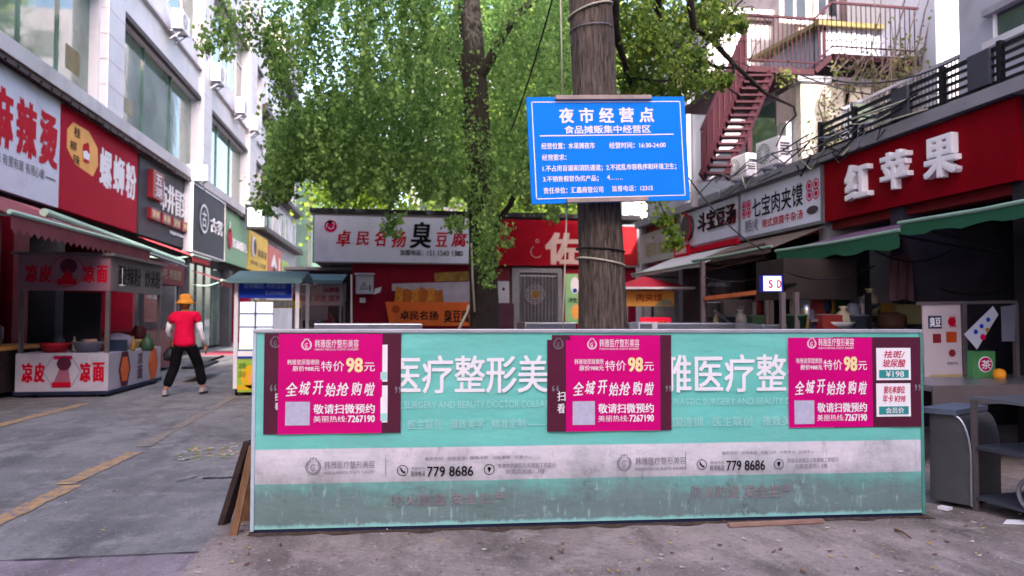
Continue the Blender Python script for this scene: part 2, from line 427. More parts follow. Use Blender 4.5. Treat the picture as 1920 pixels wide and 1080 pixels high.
# ------------------------------------------------------------------ hoarding
def banner_mat():
    m = bpy.data.materials.new('printed_banner'); m.use_nodes = True
    n = m.node_tree.nodes; l = m.node_tree.links; b = n['Principled BSDF']; b.inputs['Roughness'].default_value = .42
    tc = n.new('ShaderNodeTexCoord'); sp = n.new('ShaderNodeSeparateXYZ'); l.new(tc.outputs['UV'], sp.inputs[0])
    def noise(sc, st, det=8, rough=.65):
        mp = n.new('ShaderNodeMapping'); mp.inputs['Scale'].default_value = st; l.new(tc.outputs['UV'], mp.inputs[0])
        q = n.new('ShaderNodeTexNoise'); q.inputs['Scale'].default_value = sc; q.inputs['Detail'].default_value = det
        q.inputs['Roughness'].default_value = rough; l.new(mp.outputs[0], q.inputs['Vector']); return q.outputs['Fac']
    def mr(x, a, b_, c=0, d=1):
        q = n.new('ShaderNodeMapRange'); q.inputs[1].default_value = a; q.inputs[2].default_value = b_
        q.inputs[3].default_value = c; q.inputs[4].default_value = d; l.new(x, q.inputs[0]); return q.outputs[0]
    def math2(op, x, y):
        q = n.new('ShaderNodeMath'); q.operation = op
        for i, z in enumerate((x, y)):
            if isinstance(z, (int, float)): q.inputs[i].default_value = z
            else: l.new(z, q.inputs[i])
        return q.outputs[0]
    def mix(f, A, B):
        q = n.new('ShaderNodeMix'); q.data_type = 'RGBA'; l.new(f, q.inputs[0])
        for i, z in ((6, A), (7, B)):
            if isinstance(z, tuple): q.inputs[i].default_value = z
            else: l.new(z, q.inputs[i])
        return q.outputs[2]
    y = sp.outputs[1]                      # metres up the board
    teal, whit = rgb('6CC6BE'), rgb('DDD6E2')
    inband = math2('MULTIPLY', math2('GREATER_THAN', y, .270), math2('LESS_THAN', y, .478))
    c = mix(inband, teal, whit)
    c = mix(mr(noise(1.6, (1,1,1)), .45, .7, 0, .25), c, rgb('8AB4B6'))
    c = mix(math2('MULTIPLY', inband, mr(noise(2.6, (1,.8,1), 9, .7), .5, .68, 0, .4)), c, rgb('8C8890'))
    c = mix(math2('MULTIPLY', inband, mr(noise(8, (1.4,.35,1), 9, .8), .57, .68, 0, .6)), c, rgb('6E6A70'))
    # faint wear all over
    c = mix(mr(noise(7, (1,1.4,1), 10, .75), .56, .74, 0, .4), c, rgb('6E9694'))
    # road grime splashed on the lower board, ragged, with pale scuffs
    gz = math2('ADD', y, math2('MULTIPLY', noise(1.9, (1,.8,1), 10, .75), .75))
    grime = mr(gz, .82, .52, 0, .84)
    c = mix(grime, c, rgb('6C7074'))
    c = mix(math2('MULTIPLY', mr(gz, .75, .45), mr(noise(8, (1.3,.45,1), 12, .8), .55, .64, 0, .8)), c, rgb('8FB4B4'))
    c = mix(math2('MULTIPLY', mr(gz, .85, .5), mr(noise(13, (.9,.5,1), 12, .85), .56, .68, 0, .7)), c, rgb('48484C'))
    low = mr(gz, .8, .55)
    c = mix(math2('MULTIPLY', low, mr(noise(30, (1,.22,1), 4, .6), .62, .68, 0, .55)), c, rgb('A3C6C8'))
    c = mix(math2('MULTIPLY', low, mr(noise(26, (.3,1.2,1), 4, .6), .64, .7, 0, .4)), c, rgb('9DBEC0'))
    c = mix(math2('MULTIPLY', low, mr(noise(6, (1,.7,1), 10, .8), .56, .66, 0, .7)), c, rgb('4C4C4E'))
    c = mix(mr(math2('ADD', y, math2('MULTIPLY', noise(9, (1,.25,1), 8, .75), .09)), .072, .055, 0, .75), c, rgb('93D6D4'))
    l.new(c, b.inputs['Base Color'])
    bp = n.new('ShaderNodeBump'); bp.inputs['Strength'].default_value = .5; bp.inputs['Distance'].default_value = .05
    l.new(noise(1.5, (1,2.2,1), 4, .55), bp.inputs['Height']); l.new(bp.outputs[0], b.inputs['Normal'])
    return m
BL, BR, TL = onZ(474, 999, .04), onZ(1729, 966, .04), None
BL.z = .06; BR.z = .06
top_l = onY(483, 622, BL.y)
B = Face(BL, BR, Vector((BL.x, BL.y, top_l.z)))
hoard = thing('hoarding', ((BL.x+BR.x)/2, (BL.y+BR.y)/2, .035), 'long low hoarding wrapped in a grimy mint green clinic banner', 'hoarding')
mb = MB(); mb.add([B.P(0,0,.004), B.P(B.w,0,.004), B.P(B.w,B.h,.004), B.P(0,B.h,.004)], [(0,1,2,3)], banner_mat())
# a finely divided sheet so that the vinyl can ripple
nx, ny = 160, 40; vs = []; fs = []; uv = []
for j in range(ny+1):
    for i in range(nx+1):
        a, b_ = B.w*i/nx, B.h*j/ny
        e = min(1, min(i, nx-i)/6, min(j, ny-j)/4)
        rip = (.0035*math.sin(a*5.1+b_*3)+.0025*math.sin(a*11-b_*9+1)+.002*math.sin(b_*23+a*2))*e
        rip += -.004*e*math.exp(-((b_-B.h+.06-.05*a)/.02)**2) if a < 1.6 else 0
        vs.append(B.P(a, b_, .010+rip)); uv.append((a, b_))
for j in range(ny):
    for i in range(nx):
        k = j*(nx+1)+i; fs.append((k, k+1, k+nx+2, k+nx+1))
bm_mat = mb.mats[0]; mb = MB(); mb.add(vs, fs, bm_mat)
ban = mb.build('banner', hoard, smooth=True)
ul = ban.data.uv_layers.new(name='UVMap')
for lp in ban.data.loops: ul.data[lp.index].uv = uv[lp.vertex_index]
mb = MB(); mb.obox(B.O, B.U, B.V, B.N, .012, B.w-.012, .0, B.h-.012, -.09, 0, grey_metal); mb.build('core_panel', hoard)
rail_m = M('pale_aluminium', 'B9B7C2', .4, .5, var=.1, scale=8)
mb = MB()
mb.obox(B.O, B.U, B.V, B.N, -.012, B.w+.012, B.h-.006, B.h+.016, -.10, .022, rail_m)
mb.obox(B.O, B.U, B.V, B.N, -.014, .008, -.01, B.h-.007, -.10, .018, M('white_edging', 'B4C4D2', .45, var=.08, scale=6))
mb.obox(B.O, B.U, B.V, B.N, B.w-.008, B.w+.014, -.01, B.h-.007, -.10, .018, M('teal_edging', '4E8C84', .45, var=.1, scale=6))
mb.build('frame', hoard, bevel=.003)
mb = MB(); mb.obox(B.O, B.U, B.V, B.N, .005, B.w-.005, -.026, -.001, -.08, .004, M('navy_skid', '1C2340', .6)); mb.build('skid', hoard)
for a in (.5, 1.6, 2.8, 3.9):
    mb = MB(); mb.bar(B.P(a, B.h*.7, -.1), B.P(a, -.02, -.65), .03, .03, grey_metal); mb.build('brace', hoard)
TZ = .0185
L = MB()
B.px(L, '医疗整形美', 735, 666, 1026, 737, white_ink, n=TZ)
B.px(L, 'PLASTIC SURGERY AND BEAUTY DOCTOR COLLABORATION', 702, 751, 1090, 764, teal_ink, bold=0, n=TZ)
B.px(L, '· 医生联创 · 雅致美学 · 精准定制 ——', 756, 785, 1022, 803, teal_ink, bold=.006, n=TZ)
B.px(L, '雅医疗整形', 1237, 664, 1530, 735, white_ink, n=TZ)
B.px(L, 'MEDICAL PLASTIC SURGERY AND BEAUTY DOCTOR', 1196, 746, 1530, 758, teal_ink, bold=0, n=TZ)
B.px(L, '全国连锁 · 医生联创 · 雅致美学', 1240, 780, 1500, 798, teal_ink, bold=.006, n=TZ)
def clinic_logo(fc, mb, u, v, r, mat, n):
    a, b = fc.loc(u, v); q = r
    fc.ring(mb, a, b, q, q*.13, mat, n=n, a0=110, a1=430)
    fc.ring(mb, a, b, q*.78, q*.08, mat, n=n, a0=140, a1=400, seg=20)
    fc.ring(mb, a+q*.08, b-q*.05, q*.42, q*.1, mat, n=n, a0=60, a1=260, seg=14)
    fc.ring(mb, a-q*.12, b-q*.25, q*.3, q*.09, mat, n=n, a0=-110, a1=80, seg=14)
    for k in (-1, 0, 1): fc.poly(mb, [(a+k*q*.3-q*.12, b+q*1.02), (a+k*q*.3+q*.12, b+q*1.02), (a+k*q*.42, b+q*(1.38 if k == 0 else 1.28))], mat, n=n, t=.001)
for u0, dv in ((588, 0), (1169, -7)):
    clinic_logo(B, L, u0, 875+dv, .047, grey_ink, TZ)
    B.px(L, '韩雅医疗整形美容', u0+21, 863+dv, u0+115, 877+dv, grey_ink, bold=0, n=TZ)
    B.px(L, 'HANYA MEDICAL PLASTIC SURGERY', u0+21, 882+dv, u0+115, 887+dv, grey_ink, bold=0, n=TZ)
for u0, dv in ((755, 0), (1314, -11)):
    a, b = B.loc(u0, 881+dv); B.ring(L, a, b, .033, .004, black_ink, n=TZ)
    B.poly(L, [(a-.016,b+.016),(a-.008,b+.018),(a-.004,b+.006),(a+.006,b-.006),(a+.018,b-.006),(a+.017,b-.014),(a+.008,b-.018),(a-.01,b-.004)], black_ink, n=TZ, t=.001)
    B.px(L, '美容热线', u0+16, 874+dv, u0+42, 880+dv, grey_ink, bold=0, n=TZ)
    B.px(L, '咨询电话', u0+15, 882+dv, u0+42, 892+dv, black_ink, bold=0, n=TZ)
    B.px(L, '779 8686', u0+46, 873+dv, u0+132 if u0 < 900 else u0+118, 892+dv, black_ink, bold=.012, n=TZ)
for u0, dv in ((917, -1), (1458, -11)):
    a, b = B.loc(u0, 880+dv); B.ring(L, a, b, .033, .004, black_ink, n=TZ)
    B.disc(L, a, b+.005, .011, black_ink, n=TZ, t=.001); B.poly(L, [(a-.009,b),(a+.009,b),(a,b-.02)], black_ink, n=TZ, t=.001)
    w = 108 if u0 < 1000 else 95
    B.px(L, '常德市武陵区火车南路工商银行', u0+16, 868+dv, u0+16+w, 877+dv, grey_ink, bold=0, n=TZ)
    B.px(L, '对面商贸街1-3楼', u0+30, 879+dv, u0+w-4, 888+dv, grey_ink, bold=0, n=TZ)
for u0, dv, w in ((792, 0, 210), (1348, -10, 180)):
    B.px(L, '· 整形外科 · 皮肤美容 · 微整注射 · 口腔美容 · 抗衰中心 ·', u0, 854+dv, u0+w, 860+dv, grey_ink, bold=0, n=TZ)
for u0, v0 in ((723, 856), (1284, 846)): B.rectpx(L, u0-.5, v0, u0+.5, v0+34, grey_ink, n=TZ, t=.001)
B.px(L, '防火防盗 安全生产', 733, 924, 946, 945, pink_ink, bold=.006, n=TZ)
B.px(L, '防火防盗 安全生产', 1294, 908, 1482, 932, pink_ink, bold=.006, n=TZ)
L.build('lettering', hoard)

def poster(label, ub, um, v0, v1, cards=False, fold=0):
    """plum backing sheet with a magenta price sheet pasted over it"""
    (b0, b1), (m0, m1) = ub, um
    rt = thing('poster', B.P(*B.loc((b0+b1)/2, v1), .02), label, 'poster', 'posters pasted on the hoarding')
    vm = (v0+v1)/2
    def sheet(u0, u1, va, vb, mat, n0, amp, nm):
        a0, a1 = B.loc(u0, vm)[0], B.loc(u1, vm)[0]; b1_, b0_ = B.loc((u0+u1)/2, va)[1], B.loc((u0+u1)/2, vb)[1]
        k, q = 26, 20; vs = []; fs = []
        for j in range(q+1):
            for i in range(k+1):
                x, y = a0+(a1-a0)*i/k, b0_+(b1_-b0_)*j/q
                z = n0+amp*(math.sin(x*14+y*9+fold)+.6*math.sin(x*31-y*17))
                if fold and j == q and i == 0: x, y = x+.03, y-.03
                vs.append(B.P(x, y, z))
        for j in range(q):
            for i in range(k): t = j*(k+1)+i; fs.append((t, t+1, t+k+2, t+k+1))
        mbb = MB(); mbb.add(vs, fs, mat); return mbb.build(nm, rt, smooth=True)
    sheet(b0, b1, v0, v1, plum, .0205, .0007, 'backing_sheet')
    sheet(m0, m1, v0+1, v1, magenta, .0245, .0008, 'price_sheet')
    T = MB(); n = .0275; w = m1-m0
    X = lambda f: m0+f*w; dv = (v0+v1)/2-719
    clinic_logo(B, T, X(.275), 647+dv, .031, teal_ink if False else white_ink, n)
    B.px(T, '韩雅医疗整形美容', X(.355), 637+dv, X(.775), 652+dv, white_ink, bold=.0, n=n)
    B.px(T, 'HANYA MEDICAL PLASTIC SURGERY', X(.355), 653.5+dv, X(.775), 657+dv, white_ink, bold=.0, n=n)
    B.px(T, '韩雅玻尿酸嫩肤', X(.09), 674+dv, X(.40), 684+dv, white_ink, bold=.0, n=n)
    B.px(T, '原价988元', X(.14), 686+dv, X(.40), 696+dv, white_ink, bold=.01, n=n)
    B.px(T, '特价', X(.415), 677+dv, X(.635), 696+dv, white_ink, bold=.0, n=n)
    B.px(T, '98', X(.655), 671+dv, X(.815), 698+dv, cream, bold=.035, n=n)
    B.px(T, '元', X(.825), 680+dv, X(.93), 696+dv, white_ink, bold=.0, n=n)
    for i, (ch, f0, f1, dy, ro) in enumerate((('全',.07,.19,1,.08),('城',.20,.31,-1,-.05),('开',.33,.44,-2,.06),('始',.45,.555,2,.02),('抢',.56,.68,1,-.06),('购',.70,.81,0,.05),('啦',.83,.93,1,-.04))):
        B.px(T, ch, X(f0), 716+dv+dy, X(f1), 741+dv+dy, white_ink, bold=.012, n=n, shear=.22, rot=ro)
    B.px(T, '敬请扫微预约', X(.34), 757+dv, X(.93), 775+dv, white_ink, bold=.018, n=n)
    B.px(T, '美丽热线:', X(.34), 779+dv, X(.66), 791+dv, white_ink, bold=.0, n=n)
    B.px(T, '7267190', X(.67), 778+dv, X(.93), 791+dv, white_ink, bold=.03, n=n)
    B.rectpx(T, X(.07), 753+dv, X(.305), 797+dv, M('pale_lilac_paper', 'B7B6D0', .5, var=.1, scale=30), n=n, t=.001)
    T.build('lettering', rt)
    return rt, dv
p1, dv = poster('pink clinic price poster beside the white edge, two cards peeping out behind it', (496, 752), (523, 717), 625, 812)
T = MB(); n = .0235
B.rectpx(T, 714, 646, 727, 715, white_ink, n=n, t=.001); B.rectpx(T, 714, 722, 727, 791, white_ink, n=n, t=.001)
B.rectpx(T, 714, 697, 726, 711, teal_ink, n=n+.002, t=.001); B.rectpx(T, 714, 774, 726, 788, teal_ink, n=n+.002, t=.001)
T.build('offer_card', p1)
T = MB(); clinic_logo(B, T, 518, 642, .032, grey_ink, n)
B.px(T, '扫', 517, 736, 525, 751, white_ink, n=n); B.px(T, '看', 517, 754, 525, 768, white_ink, n=n)
B.px(T, '“', 508, 720, 520, 733, grey_ink, n=n); B.px(T, '”', 741, 724, 752, 737, grey_ink, n=n); T.build('side_lettering', p1)
p2, dv = poster('pink clinic price poster midway along the hoarding with a clipped plum corner', (1025, 1257), (1060, 1236), 628, 807, fold=1)
T = MB(); clinic_logo(B, T, 1046, 645, .032, grey_ink, n)
B.px(T, '扫', 1044, 733, 1059, 751, white_ink, n=n); B.px(T, '看', 1044, 756, 1058, 774, white_ink, n=n)
B.px(T, '“', 1034, 722, 1047, 733, grey_ink, n=n); B.px(T, '”', 1246, 722, 1256, 734, grey_ink, n=n); T.build('side_lettering', p2)
p3, dv = poster('pink clinic price poster beside a plum strip with two white offer cards', (1560, 1723), (1475, 1632), 632, 800)
for v0, v1, l1, l2, l3 in ((652, 712, '祛斑/', '玻尿酸', '¥198'), (718, 780, '脱毛单部位', '年卡 ¥398', '会员价')):
    T = MB(); cy = (v0+v1)/2
    B.rectpx(T, 1639, v0, 1703, v1, white_ink, n=.0255, t=.001)
    B.rectpx(T, 1644, v1-19, 1699, v1-4, M('deep_teal_ink', '2F8F8E', .5), n=.027, t=.001)
    B.px(T, l1, 1652, v0+5, 1692, v0+19, crim_ink, bold=.012, n=.0275, shear=.2); B.px(T, l2, 1650, v0+21, 1693, v0+36, crim_ink, bold=.012, n=.0275, shear=.2)
    B.px(T, l3, 1656, v1-17, 1690, v1-6, white_ink, bold=.012, n=.0285)
    T.build('offer_card', p3)
T = MB(); B.px(T, '”', 1711, 720, 1722, 732, grey_ink, n=n); T.build('side_lettering', p3)

dm = M('brown_silt', '4A3A32', .95, var=.4, scale=14, dirt='7A6E68', damt=.8)
mb = MB(); L_ = []
for i in range(61):
    a = -.02+(B.w+.06)*i/60; w = .035+.05*abs(math.sin(i*.55)+.6*math.sin(i*1.37+1))*random.uniform(.5, 1.1); p0 = B.P(a, 0, -.05); p1 = B.P(a, 0, .0+w); L_.append((p0, p1))
for i in range(60): mb.quad((L_[i][0].x,L_[i][0].y,.039), (L_[i][1].x,L_[i][1].y,.039), (L_[i+1][1].x,L_[i+1][1].y,.039), (L_[i+1][0].x,L_[i+1][0].y,.039), dm)
tag(mb.build('ground_dirt'), None, None, kind='structure')
mb = MB(); a, b = onZ(1366, 984, .05), onZ(1543, 976, .05); mb.bar(a, b, .035, .02, M('pinkish_lath','9A7A70',.8,var=.25,scale=8,stretch=(1,6,1)))
tag(mb.build('wooden_lath', loc=a), 'thin pinkish lath lying on the ground along the hoarding foot', 'lath')
# boards leaning at the hoarding's end
for i, (lab, q, w) in enumerate((('long raw batten leaning at the white end of the hoarding', ((437,1008),(474,835)), .06),
                          ('dark warped board leaning behind the long batten', ((436,930),(468,828)), .06),
                          ('short splintered plank tucked between the boards and the hoarding', ((458,975),(472,868)), .12))):
    a = onZ(q[0][0], 1008 if i == 0 else q[0][1], .02) if i == 0 else onY(q[0][0], q[0][1], BL.y+.10+.12*i)
    b = onY(q[1][0], q[1][1], BL.y+.06+.1*i)
    if i: a = b+(a-b)*1.0; a.z = max(.02, a.z)
    if i: a = a+(a-b).normalized()*(a.z/abs((a-b).normalized().z)-.03)
    mb = MB(); mb.bar(a, b, .045 if i == 0 else .07, w*.7, wood_raw if i != 1 else dark_wood)
    tag(mb.build('wooden_board', bevel=.004, loc=a), lab, 'board', 'boards leaning at the end of the hoarding')

# ------------------------------------------------------------------ buildings on the street's far side (left)
XL = -7.0
SB, ST = 3.6, 5.85                # sign band
def building_left():
    rt = thing('commercial_building', (XL-5, 20, 0), 'white tiled shopping block with tall second floor windows over the shop signs', 'building')
    y0, y1 = -4, Yof(487, XL)
    bays = [(Yof(-260, XL)+0, Yof(-90, XL)), (Yof(-45, XL), Yof(176, XL)), (Yof(211, XL), Yof(365, XL)), (Yof(383, XL), Yof(456, XL)), (Yof(470, XL), y1-.3)]
    floors = [(6.32, 9.1), (11.0, 14.0), (16.2, 19.2)]
    ztop = 21
    mb = MB()
    # spandrels
    zs = [ST+.02]+[z for f in floors for z in f]+[ztop]
    for i in range(0, len(zs), 2): mb.box((XL-9, y0, zs[i]), (XL-.03, y1, zs[i+1]), white_wall)
    # walls between the bays
    edges = [y0]+[y for b in bays for y in b]+[y1]
    for i in range(0, len(edges), 2):
        for fl in floors: mb.box((XL-9, edges[i], fl[0]), (XL-.03, edges[i+1], fl[1]), white_wall)
    mb.build('wall', rt)
    # tile joints are lines of the cladding
    for i, b in enumerate(bays[1:]):
        yb = b[0]-.02; w = (b[0]-bays[i][1])
        mb = MB(); mb.box((XL-.03, yb-w*.92, ST+.4), (XL+.16, yb, ztop), white_wall)
        for z in np.arange(6.9, ztop, .62): mb.box((XL-.02, yb-w*.93, z), (XL+.163, yb+.003, z+.012), M('tile_joint', '9B96A2', .8))
        mb.build('pilaster', rt)
    for k, b in enumerate(bays):
        for j, fl in enumerate(floors):
            if k < 1: continue
            w = MB(); w.box((XL-.14, b[0], fl[0]), (XL-.03+.01, b[1], fl[0]+.07), white_wall)
            w.box((XL-.05, b[0]-.02, fl[1]-.02), (XL+.09, b[1]+.02, fl[1]+.13), brown_trim)
            wo = w.build('window', rt)
            p = MB(); p.box((XL-.30, b[0], fl[0]), (XL-.25, b[1], fl[1]), win_glass); p.build('pane', wo)
            m = MB(); nm = 3 if j == 0 else 5
            for q in range(1, nm):
                y = b[0]+(b[1]-b[0])*q/nm; m.box((XL-.25, y-.035, fl[0]), (XL-.2, y+.035, fl[1]), green_glass if j == 0 else white_pl)
            if j: m.box((XL-.25, b[0], fl[1]-.95), (XL-.21, b[1], fl[1]-.88), white_pl)
            m.build('mullion', wo)
            if j == 0 and k in (1, 2):
                ua, ub, va, vb = ((134, 160, 82, 128), (236, 258, 178, 206))[k-1]
                c = MB(); c.box((XL-.249, Yof(ua, XL), onX(147 if k == 1 else 247, vb, XL).z), (XL-.243, Yof(ub, XL), onX(147 if k == 1 else 247, va, XL).z), M('yellow_notice', '75694A', .4, var=.35, scale=3)); c.build('notice', wo)
    # ledge over the signs
    mb = MB(); mb.box((XL-.02, y0, ST+.12), (XL+.24, y1, 6.28), white_wall2); mb.box((XL-.02, y0, ST+.05), (XL+.2, y1, ST+.12), brown_trim)
    yy = np.arange(8, y1, .45)
    for y in yy: mb.box((XL+.16, y, ST-.02+random.uniform(-.02,.02)), (XL+.205, y+.36, ST+.06), brown_trim)
    mb.build('ledge', rt)
    mb = MB(); mb.box((XL-.03, y0, 10.18), (XL+.10, y1, 10.26), white_wall2); mb.build('string_course', rt)
    # ground floor
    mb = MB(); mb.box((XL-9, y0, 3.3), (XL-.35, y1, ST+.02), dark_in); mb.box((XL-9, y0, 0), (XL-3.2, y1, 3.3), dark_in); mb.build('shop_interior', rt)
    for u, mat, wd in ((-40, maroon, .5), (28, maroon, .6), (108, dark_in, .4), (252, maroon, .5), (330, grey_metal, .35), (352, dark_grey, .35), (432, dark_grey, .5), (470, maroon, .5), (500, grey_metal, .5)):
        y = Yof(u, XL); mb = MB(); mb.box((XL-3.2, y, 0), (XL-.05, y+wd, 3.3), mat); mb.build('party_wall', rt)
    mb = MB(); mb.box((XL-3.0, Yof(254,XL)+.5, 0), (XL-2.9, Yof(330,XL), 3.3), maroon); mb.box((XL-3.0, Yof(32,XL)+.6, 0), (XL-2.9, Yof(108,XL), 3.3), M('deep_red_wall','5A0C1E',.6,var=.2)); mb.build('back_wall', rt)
    y = Yof(372, XL); d = MB(); d.box((XL-.5, y, .1), (XL-.45, Yof(430, XL), 3.3), green_glass)
    for t in np.linspace(0, 1, 5): yy = y+(Yof(430,XL)-y)*t; d.box((XL-.45, yy-.04, .1), (XL-.4, yy+.04, 3.3), grey_metal)
    d.build('glass_door', rt)
    return rt
building_left()

def ac_unit(p, label, nx, group='air conditioners on the white block', s=1.0):
    """outdoor unit; front grille faces along nx (a unit vector in plan)"""
    n = Vector(nx).normalized(); u = Vector((-n.y, n.x, 0)); V = Vector((0,0,1)); p = Vector(p)
    rt = thing('air_conditioner', p, label, 'air conditioner', group)
    w, h, d = .84*s, .60*s, .32*s
    mb = MB(); mb.obox(p, u, V, n, -w/2, w/2, 0, h, -d, 0, white_pl); mb.build('casing', rt, bevel=.015)
    mb = MB(); fc = Face(p-u*w/2, p+u*w/2, p-u*w/2+V*h)
    c0 = (w*.36, h*.5); fc.disc(mb, *c0, h*.40, M('fan_dark','3A3C44',.6), n=.006)
    for r in (.1,.17,.24,.31,.38): fc.ring(mb, *c0, h*r+.012, .012, white_pl, n=.012)
    for k in range(8): a = k*math.pi/8; fc.poly(mb, [(c0[0]+math.cos(a)*h*.4-.006*math.sin(a), c0[1]+math.sin(a)*h*.4+.006*math.cos(a)), (c0[0]-math.cos(a)*h*.4-.006*math.sin(a), c0[1]-math.sin(a)*h*.4+.006*math.cos(a)), (c0[0]-math.cos(a)*h*.4+.006*math.sin(a), c0[1]-math.sin(a)*h*.4-.006*math.cos(a)), (c0[0]+math.cos(a)*h*.4+.006*math.sin(a), c0[1]+math.sin(a)*h*.4-.006*math.cos(a))], white_pl, n=.014, t=.002)
    mb.build('fan_grille', rt)
    mb = MB()
    sd = u if u.y < 0 else -u
    for k in range(5): mb.obox(p+sd*w/2, n, V, sd, -d*.85, -d*.15, h*(.3+.1*k), h*(.36+.1*k), 0, .004, M('fan_dark'))
    mb.build('side_louvre', rt)
    for sx in (-.3, .3):
        mb = MB(); mb.bar(p+u*sx*w-n*(d+.12)-V*.02, p+u*sx*w-V*.02, .04, .04, grey_metal); mb.bar(p+u*sx*w-n*(d+.12)-V*.32, p+u*sx*w-n*.06-V*.03, .03, .03, grey_metal); mb.build('bracket', rt)
    return rt
for (u, v, lab) in ((349, 62, 'air conditioner highest on the white block facade, beside stained wall'), (418, 158, 'air conditioner on the white block under the second window bay, darkest grille'),
                    (461, 216, 'air conditioner on the white block, third down the facade'), (486, 248, 'air conditioner on the white block, lowest of the facade row nearest the tree')):
    p = onX(u, v, XL+.55); ac_unit((p.x, p.y, p.z), lab, (1, 0, 0), s=1.0 if u < 400 else 1.1)
p = onX(366, 338, XL+.35); ac_unit((p.x, p.y, p.z), 'old air conditioner at the corner of the dark grey tea shop sign', (0, -1, 0), s=.9)

def building_left_far():
    y0, y1 = Yof(487, XL)+.05, Yof(562, XL)
    rt = thing('commercial_building', (XL-5, (y0+y1)/2, 0), 'far white block with brown roof edges past the tiled block', 'building')
    mb = MB(); mb.box((XL-9, y0, 0), (XL-.4, y1, 16.8), white_wall2); mb.build('wall', rt)
    for z0, z1 in ((6.25, 8.5), (9.1, 12.2), (12.9, 16.3)):
        yy = np.linspace(y0+.3, y1-.3, 7)
        for k in range(6):
            w = MB(); w.box((XL-.4, yy[k]+.25, z0+.2), (XL-.3, yy[k+1]-.25, z1-.3), white_wall); wo = w.build('wall_panel', rt)
            p = MB(); p.box((XL-.32, yy[k]+(1.1 if k % 2 else .4), z0+.4), (XL-.28, yy[k]+(1.7 if k % 2 else .9), z1-.5), dark_glass); p.build('pane', wo)
    for z in (6.0, 8.75, 12.5, 16.7):
        mb = MB(); mb.box((XL-.4, y0, z-.1), (XL+.2, y1, z+.18), brown_trim); mb.build('cornice', rt)
building_left_far()
def far_blocks():
    rt = thing('office_block', (-9, 66, 0), 'distant grey green glazed block at the end of the street', 'building')
    mb = MB(); mb.box((-14, 64, 0), (-3.5, 76, 17), concrete); mb.build('wall', rt)
    for k in range(9):
        mb = MB(); mb.box((-13.5+k*1.1, 63.9, 1), (-12.6+k*1.1, 64, 16.5), green_glass); mb.build('window', rt)
    rt = thing('far_or_shading_block', (-18, 90, 0), 'distant grey block above the brown roof edges', 'building')
    mb = MB(); mb.box((-26, 84, 0), (-12.0, 96, 34), grey_wall); mb.build('wall', rt)
    for z in np.arange(4, 33, 3):
        mb = MB(); mb.box((-25, 83.9, z), (-12.6, 84, z+1.4), dark_glass); mb.build('window', rt)
    rt = thing('far_or_shading_block', (6, 50, 0), 'dull block seen through gaps in the weeping tree', 'building')
    mb = MB(); mb.box((1, 46, 0), (22, 56, 19), grey_wall); mb.build('wall', rt)
    for z in np.arange(1.2, 18, 3):
        for x in np.arange(1.5, 20, 3.2):
            mb = MB(); mb.box((x, 45.93, z), (x+1.5, 46, z+1.5), dark_glass); mb.build('window', rt)
    rt = thing('far_or_shading_block', (0, -31, 0), 'tall unseen block added behind the viewer to shade the lane', 'building')  # added out of view so that its shadow covers the lane
    mb = MB(); mb.box((-16, -36, 0), (16, -25, 23.5), white_wall2); mb.box((-4.5, -35, 23.5), (5.9, -25.2, 26.5), white_wall2); mb.build('wall', rt)  # raised middle box added to keep sun dapples off the kiosk sign
    for z in np.arange(1.5, 19, 3.1):
        for x in np.arange(-15, 13, 5.5):
            mb = MB(); mb.box((x, -25.0, z), (x+3.0, -24.94, z+1.7), dark_glass); mb.build('window', rt)
far_blocks()
rt = thing('far_or_shading_block', (12, -13, 0), 'unseen rendered block added behind the viewer to darken the market side', 'building')  # added out of view to cut skylight on the right-hand side
mb = MB(); mb.box((8.6, -23, 0), (14, -3.6, 15), grey_wall); mb.build('wall', rt)
for z in np.arange(4, 14, 3.1):
    for y in np.arange(-21, -5, 4): mb = MB(); mb.box((8.54, y, z), (8.6, y+2.2, z+1.6), dark_glass); mb.build('window', rt)

# ------------------------------------------------------------------ shop signs on the left block
def wall_sign(name_lab, u0, u1, X, zb, zt, mat, group='shop signs along the white block', t=.12, frame=None, name='shop_sign'):
    ya, yb = Yof(u0, X), Yof(u1, X)
    if X < 0: f = Face((X, ya, zb), (X, yb, zb), (X, ya, zt))
    else: f = Face((X, yb, zb), (X, ya, zb), (X, yb, zt))
    rt = thing(name, (X, (ya+yb)/2, zb), name_lab, 'sign', group)
    mb = MB(); f.board(mb, mat, t); mb.build('board', rt)
    if frame:
        mb = MB(); f.frame(mb, frame, .05, .03, t+.03); mb.build('frame', rt)
    return f, rt
XS = XL+.02
f, rt = wall_sign('white sign with tall brush style red characters at the edge of the view', -125, 104, XS, SB, ST, lightbox)
for q, x in zip('麻辣烫', (.34,.56,.78)): mb = MB(); f.fr(mb, q, x, .17, x+.195, .66, red_ink, bold=.035); mb.build('character', rt)
mb = MB(); f.fr(mb, '有滋有味 有里有面 有用心做', .25, .70, .84, .79, grey_ink, bold=.01); f.rect(mb, f.w*.85, f.h*.235, f.w*.96, f.h*.25, grey_ink, n=.008); mb.build('lettering', rt)
f, rt = wall_sign('crimson noodle sign with an amber plaque and white characters', 106, 252, XS, SB, ST, crimson)
mb = MB()
f.poly(mb, [(f.w*a, f.h*(1-b)) for a, b in ((.06,.22),(.12,.12),(.30,.12),(.41,.24),(.42,.42),(.36,.56),(.15,.52),(.06,.40))], orange_l)
a, b = .27*f.w, (1-.34)*f.h
